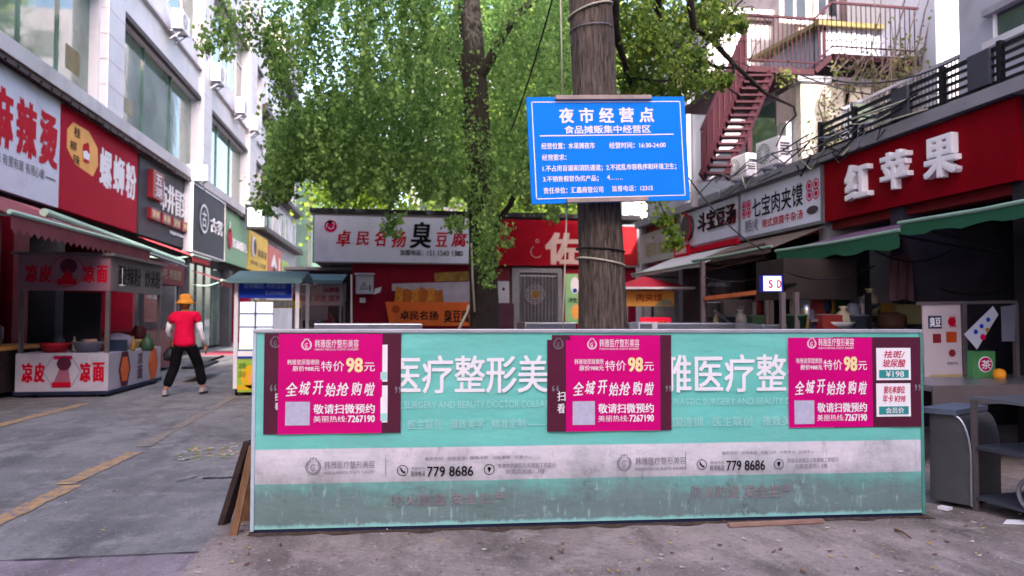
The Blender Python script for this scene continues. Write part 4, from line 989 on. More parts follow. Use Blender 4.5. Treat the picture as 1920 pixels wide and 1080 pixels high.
    for k, (dx, r, h, m) in enumerate(((.25,.08,.25,black_m),(.45,.1,.2,steel),(.7,.09,.28,M('dark_red_box')),(.9,.06,.22,black_m))):
        b = MB(); b.lathe((x0+dx, Y2+.3, zz(615)), [(r*.8,0),(r,h*.7),(r*.5,h),(r*.3,h*1.1)], m, 12); tag(b.build('utensil_pot', loc=(x0+dx,Y2+.3,zz(615)), smooth=True), ('tall black pot', 'steel pot', 'dark red canister', 'small black pot')[k]+' on the cluttered stall behind the blue one', 'pot')
    mb = MB()
    for k in range(7): mb.tube([(x0+.3+.05*k, Y2+.25, zz(615)+.15), (x0+.26+.07*k, Y2+.22, zz(590))], .008, steel, 5)
    tag(mb.build('ladle_rack', loc=(x0+.4,Y2+.25,zz(610))), 'ladles and tongs standing upright on the cluttered stall', 'utensils')
blue_stall()
rt = thing('food_stall', (-4.0, 21, 0), 'brown shuttered snack shed at the back of the lane, left of the meter box'.replace(', left of', ', beside'), 'food stall')
xa, xb = onY(548, 560, 20.6).x, onY(657, 560, 20.6).x
mb = MB(); mb.box((xa, 20.6, 0), (xb, 23, 2.55), M('brown_shutter','4A3A3A',.7,var=.3,scale=2)); mb.build('body', rt)
mb = MB(); mb.box((xa-.2, 20.2, 2.55), (xb+.1, 23.2, 2.63), concrete); mb.build('roof', rt)
fz = Face((xa+.1, 20.58, 1.75), (xb-.1, 20.58, 1.75), (xa+.1, 20.58, 2.2)); mb = MB(); fz.board(mb, M('dusty_pink_board'), .03); fz.fr(mb, '正宗 糖油粑粑', .1, .2, .9, .8, M('dark_red_box')); mb.build('sign_strip', rt)

# ------------------------------------------------------------------ tables behind the hoarding
def steel_table(label, ua, ub, v, Y, dep=.7):
    a, b = onY(ua, v, Y), onY(ub, v, Y); z = a.z
    rt = thing('steel_table', ((a.x+b.x)/2, Y+dep/2, .035), label, 'table', 'steel tables behind the hoarding')
    mb = MB(); mb.box((a.x, Y, z-.09), (b.x, Y+dep, z), steel); mb.build('table_top', rt, bevel=.008)
    for x in (a.x+.06, b.x-.06):
        for y in (Y+.06, Y+dep-.06): mb = MB(); mb.box((x-.025,y-.025,.035),(x+.025,y+.025,z-.09), grey_metal); mb.build('leg', rt)
steel_table('long pale steel table under the electric box', 588, 792, 607, 8.2, .8)
steel_table('low steel table before the barred door', 985, 1080, 605, 9.5, .7)
steel_table('dark steel table in front of the red canopy stall', 1180, 1420, 606, 9.0, .7)
steel_table('bare steel table near the market lamp screen', 1430, 1700, 609, 8.0, .7)
p = onY(1218, 612, 8.6); mb = MB(); mb.box((p.x-.14,p.y,p.z-.1),(p.x+.1,p.y+.3,p.z+.05), white_pl); mb.box((p.x-.12,p.y-.004,p.z-.03),(p.x+.03,p.y,p.z+.03), grey_metal)
tag(mb.build('plastic_crate', loc=p, bevel=.01), 'white plastic crate on the steel table before the red canopy stall', 'crate')

# ------------------------------------------------------------------ back shop
YB = 19.2
def back_shop():
    P = lambda u, v, dy=0: onY(u, v, YB+dy)
    x0 = P(588, 500).x; x1 = P(1192, 500).x; zs = P(730, 493).z
    rt = thing('kiosk', ((x0+x1)/2, YB+2, 0), 'low maroon walled kiosk closing the market lane, with a barred steel door', 'kiosk')
    mb = MB(); mb.box((P(660,500).x, YB, .035), (P(890,500).x, YB+4, zs+.6), maroon); mb.box((P(890,500).x, YB, .035), (P(957,500).x, YB+4, zs+.6), M('deep_red_wall')); mb.box((P(1056,500).x, YB, .035), (x1, YB+4, zs+.6), maroon); mb.box((P(957,500).x, YB+.25, .035), (P(1056,500).x, YB+4, zs+.6), grey_wall); mb.build('wall', rt)
    mb = MB(); mb.box((x0-.1, YB-.1, P(730,404).z+.02), (x1+.1, YB+4.2, P(730,404).z+.14), black_m); mb.box((x0, YB+.1, zs), (P(660,500).x-.02, YB+4, P(730,404).z), concrete); mb.build('roof', rt)
    d0, d1 = P(960,500).x, P(1054,500).x; zt = P(1000,503).z
    mb = MB(); mb.box((d0,YB-.03,.035),(d0+.2,YB+.1,zt), grey_metal); mb.box((d1-.12,YB-.03,.035),(d1,YB+.1,zt), grey_metal); mb.box((d0+.2,YB-.03,zt-.12),(d1-.12,YB+.1,zt), grey_metal); mb.box((d0+.2,YB+.04,.035),(d1-.12,YB+.08,zt-.12), M('dim_door','4E4C56',.4,.5)); dr = mb.build('door', rt)
    mb = MB(); 
    for k in range(11):
        x = d0+.24+(d1-d0-.4)*k/10; mb.tube([(x,YB+.02,.7),(x,YB+.02,zt-.16)], .018, M('bright_steel','C8CAD2',.25,.9), 6)
    for z in (.72, 1.1, zt-.2): mb.box((d0+.2,YB,z-.02),(d1-.12,YB+.04,z+.02), M('bright_steel'))
    fc = Face((d0,YB-.01,0),(d1,YB-.01,0),(d0,YB-.01,1)); a, b = fc.loc(1003, 552)
    for r in (.14, .2, .26): fc.ring(mb, a, b, r, .025, M('bright_steel'), n=.02)
    mb.build('grille', dr); mb = MB(); fc.disc(mb, a, b, .11, M('brass','8A6A3A',.35,.8), n=.05, t=.05); mb.build('boss', dr)
    # sign boards
    fw = Face(P(588,490,-.15), P(882,494,-.15), P(588,403,-.15))
    s = thing('shop_sign', fw.P(fw.w/2,0), 'wide dented white tofu shop sign with red and black brush characters', 'sign')
    mb = MB(); fw.board(mb, lightbox, .12)
    mb.build('board', s); mb = MB(); fw.frame(mb, M('sign_edge','6C6870',.5), .03, .01, .13); mb.build('frame', s)
    T = MB()
    for ch, u0, u1, v0, v1, m in (('卓',630,658,432,462,red_ink),('民',668,692,434,460,red_ink),('名',702,724,432,462,red_ink),('扬',734,762,433,464,red_ink),('臭',768,808,416,466,black_ink),('豆',816,840,436,463,red_ink),('腐',846,876,436,463,red_ink)): fw.px(T, ch, u0, v0, u1, v1, m, bold=.022, shear=.12)
    fw.px(T, '加盟电话：', 750, 468, 793, 479, black_ink); fw.px(T, '151 1560 1380', 801, 470, 868, 480, black_ink, bold=.015); T.build('lettering', s)
    T = MB(); a, b = fw.loc(620, 424); fw.disc(T, a, b, .155, crim_ink, n=.006); fw.ring(T, a, b, .11, .02, lightbox, n=.01, a0=20, a1=200); fw.ring(T, a+.01, b-.01, .07, .02, lightbox, n=.01, a0=190, a1=380); fw.disc(T, a-.02, b+.1, .06, black_ink, n=.012, ry=.04); T.build('emblem', s)
    fr_ = Face(P(884,497,-.12), P(1100,499,-.12), P(884,410,-.12))
    s = thing('shop_sign', fr_.P(fr_.w/2,0), 'crimson kiosk sign with one huge pale character half behind the trunk', 'sign')
    mb = MB(); fr_.board(mb, M('dark_crimson_board','86101F',.5,var=.1,spec=.02), .1); mb.build('board', s)
    pale = M('faded_beige_ink','B49A98',.5,var=.1); T = MB(); fr_.px(T, '佐', 1022, 436, 1092, 497, pale, bold=.04); a, b = fr_.loc(1006, 472); fr_.ring(T, a, b, .16, .015, pale, n=.008, a0=120, a1=320); fr_.ring(T, a+.02, b+.28, .05, .015, pale, n=.008, seg=8); T.build('lettering', s)
    fr2 = Face(P(1102,499,-.12), P(1196,498,-.12), P(1102,425,-.12)); s = thing('shop_sign', fr2.P(fr2.w/2,0), 'plain red board at the kiosk end between trunk and pale sign', 'sign'); mb = MB(); fr2.board(mb, M('brick_red_board','8E2228',.5,spec=.02), .1); mb.build('board', s); mb = MB(); fr2.frame(mb, grey_metal, .05, .01, .11); mb.build('frame', s)
    # tofu poster on wall
    fp = Face(P(722,611,-.03), P(884,611,-.03), P(722,566,-.03))
    s = thing('poster', fp.P(fp.w/2,0), 'orange fried tofu poster with brush characters on the maroon wall', 'poster')
    mb = MB(); fp.poly(mb, [(0,fp.h),(fp.w,fp.h),(fp.w,0),(.12,0)], orange, n=.02, t=.015); mb.build('panel', s)
    T = MB(); fp.px(T, '卓民名扬', 750, 583, 822, 600, black_ink, n=.025, bold=.02); fp.px(T, '臭豆腐', 832, 581, 880, 605, black_ink, n=.025, bold=.02); a, b = fp.loc(742, 580); fp.disc(T, a, b, .1, M('burnt_orange','B0431A',.5), n=.025); T.build('lettering', s)
    fq = Face(P(735,568,-.02), P(884,568,-.02), P(735,528,-.02)); T = MB()
    for k in range(6):
        u = 740+k*15; fq.poly(T, [fq.loc(u,568), fq.loc(u+17,568), fq.loc(u+15,540+3*(k%2)), fq.loc(u+2,537+4*(k%3))], M('amber_print%d'%(k%2), ('C47A2C','A85A20')[k%2], .5, var=.3, scale=12), n=.012+.002*k)
    T.build('food_print', s); T = MB(); fq.poly(T, [fq.loc(826,568), fq.loc(884,568), fq.loc(884,528), fq.loc(735,532), fq.loc(735,545), fq.loc(826,545)], M('washed_print','A8A0B0',.5,var=.15), n=.008); fq.poly(T, [fq.loc(816,528), fq.loc(884,526), fq.loc(884,508), fq.loc(814,512)], M('olive_print','8A6A30',.5,var=.5,scale=5), n=.008); T.build('upper_print', s)
    # electric box
    e = P(683, 553, -.02); s = thing('electric_box', e, 'grey electric meter box with a warning triangle on the maroon wall', 'electric box')
    fe = Face(P(667,551,-.2), P(700,551,-.2), P(667,515,-.2)); mb = MB(); fe.board(mb, M('meter_grey','A5A6B4',.5), .18); mb.build('box', s, bevel=.01); mb = MB(); mb.obox(fe.O, fe.U, fe.V, fe.N, -.03, fe.w+.03, fe.h, fe.h+.04, -.19, .04, M('meter_grey')); mb.build('rain_hood', s)
    T = MB(); a, b = fe.loc(682, 538)
    for q in range(3):
        t0, t1 = R(90+120*q), R(210+120*q); p0, p1 = (a+.11*math.cos(t0), b+.11*math.sin(t0)), (a+.11*math.cos(t1), b+.11*math.sin(t1)); d = Vector((p1[0]-p0[0], p1[1]-p0[1])).normalized()*.008; fe.poly(T, [(p0[0]-d.y,p0[1]+d.x),(p0[0]+d.y,p0[1]-d.x),(p1[0]+d.y,p1[1]-d.x),(p1[0]-d.y,p1[1]+d.x)], black_ink)
    fe.rectpx(T, 681.3, 534, 682.7, 542, black_ink); fe.rectpx(T, 692, 535, 695, 545, black_ink); T.build('warning_mark', s)
    mb = MB(); q = P(680, 563, -.03); mb.box((q.x-.07,q.y-.05,q.z-.06),(q.x+.07,q.y+.03,q.z+.06), white_pl); tag(mb.build('socket_box', loc=q, bevel=.006), 'small white socket box under the meter box', 'socket')
    mb = MB(); q = P(708, 545, -.03); mb.slab([q+Vector((-.1,-.02,-.1)), q+Vector((.06,-.02,-.04)), q+Vector((.1,-.02,.1)), q+Vector((-.06,-.02,.05))], .01, white_pl); tag(mb.build('torn_paper', loc=q), 'torn white paper stuck beside the meter box', 'paper')
    mb = MB(); a, b = P(659,515,-.06), P(659,612,-.06); mb.tube([a,b], .025, white_pl, 8); tag(mb.build('drain_pipe', loc=b), 'thin white pipe down the kiosk corner', 'pipe')
    q = P(942, 545, -.02); mb = MB(); f2 = Face(P(931,568,-.12), P(955,568,-.12), P(931,527,-.12)); f2.board(mb, M('meter_grey'), .12); f2.disc(mb, *f2.loc(944,542), .04, black_ink); s = tag(mb.build('meter_box', loc=q, bevel=.006), 'pale wall box with a round black eye beside the barred door', 'electric box')
    fg = Face(P(1060,607,-.06), P(1084,607,-.06), P(1060,513,-.06)); s = thing('poster', fg.P(fg.w/2,0), 'tall mint green poster beside the barred door', 'poster'); mb = MB(); fg.board(mb, M('mint_poster','8FBF8E',.5,var=.1), .02); mb.build('panel', s); T = MB(); fg.px(T, '冷饮', 1066, 558, 1082, 568, black_ink, bold=.02); fg.disc(T, *fg.loc(1078,535), .12, white_ink, n=.004, ry=.22); fg.disc(T, *fg.loc(1078,545), .06, blue_ban); fg.disc(T, *fg.loc(1080,585), .12, orange_l, n=.006, ry=.2); T.build('print', s)
    q = P(943, 610); mb = MB(); mb.box((P(929,600).x,YB-.5,.035),(P(958,600).x,YB-.05,P(943,570).z), M('navy_red_cabinet','43203A',.5,var=.3)); tag(mb.build('cabinet', loc=(q.x,YB-.3,.035)), 'dark maroon cabinet between the trunk and the barred door', 'cabinet')
back_shop()

# ------------------------------------------------------------------ right row of shops
XR = 6.0
ZR0, ZR1 = 2.68, 3.5
def shop_row():
    rt = thing('shop_row', (XR+1.5, 13, 0), 'single storey row of dark open shops under red and white signs', 'building')
    y0, y1 = 3.0, Yof(1198, XR)
    mb = MB(); mb.box((XR-.1, y0, ZR1+.02), (XR+3.2, y1, ZR1+.16), concrete); mb.build('roof', rt)
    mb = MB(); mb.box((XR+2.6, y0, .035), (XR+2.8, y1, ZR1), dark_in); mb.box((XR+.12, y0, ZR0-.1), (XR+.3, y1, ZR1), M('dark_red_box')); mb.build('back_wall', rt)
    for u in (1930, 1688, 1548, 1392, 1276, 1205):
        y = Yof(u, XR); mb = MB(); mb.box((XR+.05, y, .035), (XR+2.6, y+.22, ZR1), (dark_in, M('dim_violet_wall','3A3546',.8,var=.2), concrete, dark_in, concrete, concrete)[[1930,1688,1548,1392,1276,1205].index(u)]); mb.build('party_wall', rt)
    # railing on the roof edge
    rl = thing('roof_railing', (XR, 9, ZR1+.16), 'black horizontal bar railing along the roof edge above the red apple sign', 'railing')
    ya, yb = 5.6, Yof(1548, XR)
    for k in range(5):
        mb = MB(); z = ZR1+.2+.085*k; mb.bar((XR-.05,ya,z),(XR-.05,yb,z), .03, .028 if k < 4 else .045, black_m); mb.build('rail', rl)
    for y in np.linspace(ya+.1, yb-.02, 6):
        mb = MB(); mb.box((XR-.08,y-.025,ZR1+.16),(XR-.02,y+.025,ZR1+.6), black_m); mb.build('post', rl)
    for y in (Yof(1722,XR), Yof(1880,XR)):
        mb = MB(); mb.box((XR-.1,y,ZR1+.2),(XR-.03,y+.28,ZR1+.56), dark_grey); mb.build('plate', rl)
shop_row()
XQ = XR-.02
f, rt = wall_sign('large red board with three thick white raised characters', 1914, 1547, XQ, ZR0, ZR1, M('deep_red_board','7C0A18',.5,var=.12,scale=.9,dirt='520A14',damt=.5,spec=.02), group='shop signs on the low row')
mb = MB(); 
for q, x in zip('红苹果', (.17,.39,.62)):
    mb = MB(); f.text(mb, q, f.w*(x+.02), f.h*.24, f.w*(x+.17), f.h*.80, white_ink, bold=.035, depth=.08); mb.build('character', rt)
mb = MB(); mb.obox(f.O, f.U, f.V, f.N, 0, f.w, f.h+.005, f.h+.05, -.14, .06, dark_grey); mb.build('top_edge', rt)
f, rt = wall_sign('white meat bun sign with pink rosettes and a bowl picture', 1545, 1391, XQ, ZR0+.03, ZR1-.02, lightbox, group='shop signs on the low row', frame=grey_metal)
mb = MB(); f.fr(mb, '七宝肉夹馍', .17, .18, .80, .62, black_ink, bold=.012); f.fr(mb, '港式烧腊牛杂汤', .30, .70, .80, .88, red_ink); f.fr(mb, '陕西小吃', .07, .62, .25, .9, grey_ink); mb.build('lettering', rt)
mb = MB()
for cx in (.085, .905):
    for dx in (-.035, .035):
        for dy in (-.09, .09): f.ring(mb, f.w*(cx+dx), f.h*(.62+dy), .085, .02, crim_ink, n=.006, seg=14); f.disc(mb, f.w*(cx+dx), f.h*(.62+dy), .04, crim_ink, n=.008)
f.disc(mb, f.w*.9, f.h*.24, .15, brown_trim, n=.008, ry=.06); mb.build('rosette', rt)
f, rt = wall_sign('white sign with a big dark red disc and slim red edged characters', 1389, 1278, XQ, ZR0+.1, ZR1-.02, lightbox, group='shop signs on the low row')
mb = MB(); f.disc(mb, f.w*.17, f.h*.55, .26, brown_trim, n=.09, t=.08); f.ring(mb, f.w*.17, f.h*.55, .29, .05, red_ink, n=.095, a0=-100, a1=100); mb.build('emblem_disc', rt)
mb = MB(); f.text(mb, '斗宝豆汤', f.w*.34, f.h*.32, f.w*.95, f.h*.86, black_ink, bold=.012, depth=.02); f.text(mb, '斗宝豆汤', f.w*.352, f.h*.315, f.w*.962, f.h*.855, red_ink, bold=.0, n=.012); mb.build('lettering', rt)
mb = MB(); mb.obox(f.O, f.U, f.V, f.N, -.05, f.w+.02, -.16, -.06, -.1, .08, red_ink); mb.obox(f.O, f.U, f.V, f.N, f.w*.28, f.w*.98, -.05, -.005, -.1, .05, M('pinkish_fascia')); mb.obox(f.O, f.U, f.V, f.N, -.1, f.w*.26, -.2, .03, .09, .12, red_ink); f.text(mb, '豆汤饭店', 0, -.14, f.w*.22, -.03, white_ink, n=.125); mb.build('lower_band', rt)
f, rt = wall_sign('pale grey sign with dull gold characters behind a trailing spray of leaves', 1274, 1202, XQ+.05, ZR0-.05, ZR1-.15, M('pale_grey_board','9EA2A2',.5,var=.06), group='shop signs on the low row')
mb = MB(); f.fr(mb, '湘味木桶饭', .14, .32, .94, .82, gold_ink, bold=.01); mb.build('lettering', rt)

def awning_right(label, ua, ub, zt, zb, xo, mat_top, mat_f, drop=.2):
    ya, yb = Yof(ua, xo), Yof(ub, xo)
    rt = thing('awning', (XR, (ya+yb)/2, zt), label, 'awning', 'awnings of the low shop row')
    mb = MB(); mb.slab([(XR-.03,yb,zt),(xo,yb,zb),(xo,ya,zb),(XR-.03,ya,zt)], .012, mat_top); mb.build('canopy', rt)
    mb = MB(); k = 18
    for i in range(k):
        y0, y1 = ya+(yb-ya)*i/k, ya+(yb-ya)*(i+1)/k; d0 = drop*(1+.13*math.sin(i*1.3)+.08*math.sin(i*3.1)); d1 = drop*(1+.13*math.sin((i+1)*1.3)+.08*math.sin((i+1)*3.1))
        mb.slab([(xo-.004,y1,zb+.01),(xo-.004,y1,zb-d1),(xo-.004,y0,zb-d0),(xo-.004,y0,zb+.01)], .008, mat_f)
    mb.build('valance', rt)
    mb = MB(); mb.tube([(xo,ya-.03,zb+.02),(xo,(ya+yb)/2,zb+.005),(xo,yb+.03,zb+.02)], .02, M('dull_green_tube','7E9A8C',.6), 8); mb.build('front_bar', rt)
    for y in (ya+.1, yb-.1): mb = MB(); mb.tube([(XR,y,zt-.45),(xo+.05,y,zb-.02)], .015, black_m, 6); mb.build('arm', rt)
    return rt
XA = 4.9
awning_right('green valanced awning nearest the viewer under the red board', 2050, 1692, 2.42, 2.25, XA, awn_mauve, awn_green, .11)
awning_right('long green valanced awning, the farther of the green pair', 1688, 1458, 2.46, 2.18, XA, awn_mauve, awn_green, .15)
awning_right('brown corrugated canopy with a pale edge beyond the green awnings', 1446, 1300, 2.62, 2.30, 5.15, M('rusty_sheet','5C4E48',.7,var=.35,scale=7,stretch=(1,6,1)), M('rusty_sheet'), .06)
awning_right('pale grey canvas awning with a mauve fold over the far shops', 1318, 1185, 2.62, 2.22, 5.0, awn_grey, awn_grey, .05)
mb = MB()
for k in range(5): mb.bar((5.4, Yof(1440,5.4), 2.42-.05*k), (5.4, Yof(1325,5.4), 2.36-.05*k), .05, .035, M('rusty_sheet'))
tag(mb.build('timber_stack', loc=(5.4,11,2.3)), 'brown battens stacked under the corrugated canopy', 'battens')

# roof clutter: air conditioners, pipes, lamp
for (u, v, lab, s) in ((1382, 335, 'roof air conditioner standing lower beside the white pipe', .72), (1438, 312, 'roof air conditioner standing higher on the low row', .78)):
    p = onX(u, v, 6.35); p.z = max(p.z, ZR1+.2); ac_unit(p, lab, (-1, -.12, 0), 'air conditioners on the low roof', s)
p = onX(1190, 408, 6.4); ac_unit(p, 'small distant air conditioner over the pale grey sign', (-.2,-1,0), 'air conditioners on the low roof', .8)
mb = MB(); a = onX(1302, 388, 5.85); b = onX(1304, 345, 5.85); c = onX(1318, 334, 5.95); d = onX(1368, 330, 6.3); mb.tube([a, b, b+(c-b)*.5+Vector((0,0,.03)), c, d], .085, white_pl, 14)
tag(mb.build('duct_pipe', loc=a, smooth=True), 'fat white plastic duct bending over the low roof', 'pipe')
mb = MB()
for k in range(46):
    u = random.uniform(1330, 1680); base = 0
    y = Yof(u, XR-.08); z = ZR1+random.uniform(.06, .5); y2 = y+random.uniform(-1.2, 1.2)
    if y2 > Yof(1240,XR): continue
    mid = Vector((XR-.12-random.uniform(0,.1), (y+y2)/2, z-random.uniform(.02,.22)))
    mb.tube([(XR-.1,y,z), mid, (XR-.1,y2,z+random.uniform(-.08,.08))], random.uniform(.006,.014), random.choice([cable_m, grey_metal, cable_m, rope_m]), 5)
tag(mb.build('cable_tangle', loc=(XR-.1,10,3.6)), 'tangle of dark and grey cables along the low roof edge', 'cables', kind='stuff')
p = onX(1622, 212, 6.3); rt = thing('floodlight', p, 'square pale floodlight on a stalk above the railing', 'lamp')
mb = MB(); fl = Face(p+Vector((-.14,0,-.15)), p+Vector((.14,.0,-.15)), p+Vector((-.14,.06,.17))); fl.board(mb, grey_metal, .08); mb.build('housing', rt, bevel=.01); mb = MB(); fl.rect(mb, .03,.03,fl.w-.03,fl.h-.03, M('lamp_glass','93A78E',.2), n=.006); mb.build('lens', rt); mb = MB(); mb.tube([p+Vector((0,.06,-.45)), p+Vector((0,.05,-.1))], .02, black_m, 6); mb.build('stalk', rt)

# ------------------------------------------------------------------ upper buildings on the right
def right_buildings():
    # grey flank close by
    y1 = Yof(1809, 9.0)
    rt = thing('apartment_building', (12, 4, 0), 'tall grey rendered flank with one shaded window over the low row', 'building')
    mb = MB(); mb.box((9.0, -3, 0), (11.1, y1, 9.5), grey_wall); mb.build('wall', rt)
    a = onX(1877, 75, 9.0); b = onX(1925, 40, 9.0)
    w = MB(); ya = Yof(1879, 9.0); zt = onX(1879, 22, 9.0).z; zb = onX(1879, 72, 9.0).z
    w.box((8.86, ya-3.2, zt), (9.0, ya+.12, zt+.1), concrete); w.box((8.86, ya-3.2, zb-.1), (9.0, ya+.12, zb), white_wall2); wo = w.build('window', rt)
    p = MB(); p.box((8.99, ya-3, zb), (8.985, ya, zt), dark_glass); p.build('pane', wo); m = MB()
    for k in range(4): m.box((8.95, ya-.05-k*.9, zb), (8.985, ya+.0-k*.9, zt), white_pl)
    m.build('mullion', wo)
    # sunlit slab end behind it
    y2 = y1+3.0
    rt = thing('stair_tower', (12.6, y2+1, 0), 'sunlit white stair tower wall between the grey flank and the iron stairs', 'building')
    x0 = onY(1757, 200, y2).x
    mb = MB(); mb.box((x0, y2, 0), (x0+4, y2+3, 10.5), white_wall); mb.build('wall', rt)
    # courtyard building behind the stairs
    y3 = y2+4.0; xa = 9.4; xw = onY(1498, 100, y3).x
    rt = thing('apartment_building', (12, y3+3, 0), 'weathered courtyard block behind the iron stairs, with white framed windows', 'building')
    mb = MB(); mb.box((xw, y3, 0), (xw+9, y3+6, 12.5), tan_wall); mb.box((xa, y3+6.1, 0), (xw, 44, 11), grey_wall); mb.build('wall', rt)
    for u0, u1, v0, v1 in ((1466, 1505, -10, 38), (1530, 1562, -14, 30), (1690, 1715, -20, 34)):
        a, b = onY(u0, v1, y3), onY(u1, v0, y3); w = MB(); w.box((a.x-.1,y3-.1,a.z-.1),(b.x+.1,y3-.02,b.z+.1), white_pl); wo = w.build('window', rt); p = MB(); p.box((a.x,y3-.13,a.z),((a.x+b.x)/2-.04,y3-.1,b.z), dark_glass); p.box(((a.x+b.x)/2+.04,y3-.13,a.z),(b.x,y3-.1,b.z), dark_glass); p.build('pane', wo)
    # grey side block with the tall dark windows
    yb = y3+6
    rt = thing('apartment_building', (10, yb, 0), 'grey side block behind the descending iron stair', 'building')
    xs = 8.4
    ya, yb_ = Yof(1500, xs), Yof(1284, xs)
    mb = MB(); mb.box((xs, ya, 0), (xs+2.6, ya+4.6, 5.6), white_wall2); mb.box((xs, ya+4.6, 0), (xs+2.6, yb_, 9.6), white_wall2); mb.build('wall', rt)
    zt = 9.6; mb = MB(); mb.box((xs-.3, ya+4.4, zt), (xs+2.8, yb_+.2, zt+.18), white_wall); mb.box((xs-.22, ya+4.45, zt-.1), (xs+2.7, yb_+.15, zt), brown_trim); mb.build('parapet', rt)
    for u0, u1, v0, v1 in ((1334, 1362, 135, 235), (1408, 1460, 200, 300)):
        y_a, y_b = Yof(u1, xs), Yof(u0, xs); z_b, z_t = onX((u0+u1)/2, v1, xs).z, onX((u0+u1)/2, v0, xs).z
        w = MB(); w.box((xs-.06, y_a-.1, z_t), (xs-.002, y_b+.1, z_t+.1), concrete); wo = w.build('window', rt); p = MB(); p.box((xs-.03, y_a, z_b), (xs-.003, y_b, z_t), green_glass if u0 > 1400 else dark_glass); p.build('pane', wo)
    for u in (1301, 1492):
        y = Yof(u, xs); p = MB(); p.tube([(xs-.12, y, 3.6), (xs-.12, y, 8.8 if u < 1400 else 5.5)], .06, white_pl, 10); tag(p.build('drain_pipe', loc=(xs-.12,y,3.6)), 'white drain pipe beside the blue sign' if u < 1400 else 'sunlit white drain pipe beside the ivy wall', 'pipe')
    # low sunlit wall with creepers
    yw = Yof(1500, 8.4)-.25; xa = onY(1502, 200, yw).x; xb = onY(1700, 200, yw).x
    z0, z1 = 3.6, onY(1560, 158, yw).z
    rt = thing('garden_wall', ((xa+xb)/2, yw, 3.6), 'sunlit whitewashed wall overgrown with thin creepers', 'wall')
    mb = MB(); mb.box((xa, yw, z0), (xb, yw+.2, z1), M('stained_whitewash','D2CABE',.85,var=.2,scale=1.6,dirt='7E7562',damt=.75)); mb.box((xa-.1, yw-.06, z1), (xb+.1, yw+.26, z1+.14), concrete); mb.build('wall', rt)
    return yw, xa, xb, z0, z1, y2, y3
yw, xwa, xwb, zw0, zw1, yt, yc = right_buildings()

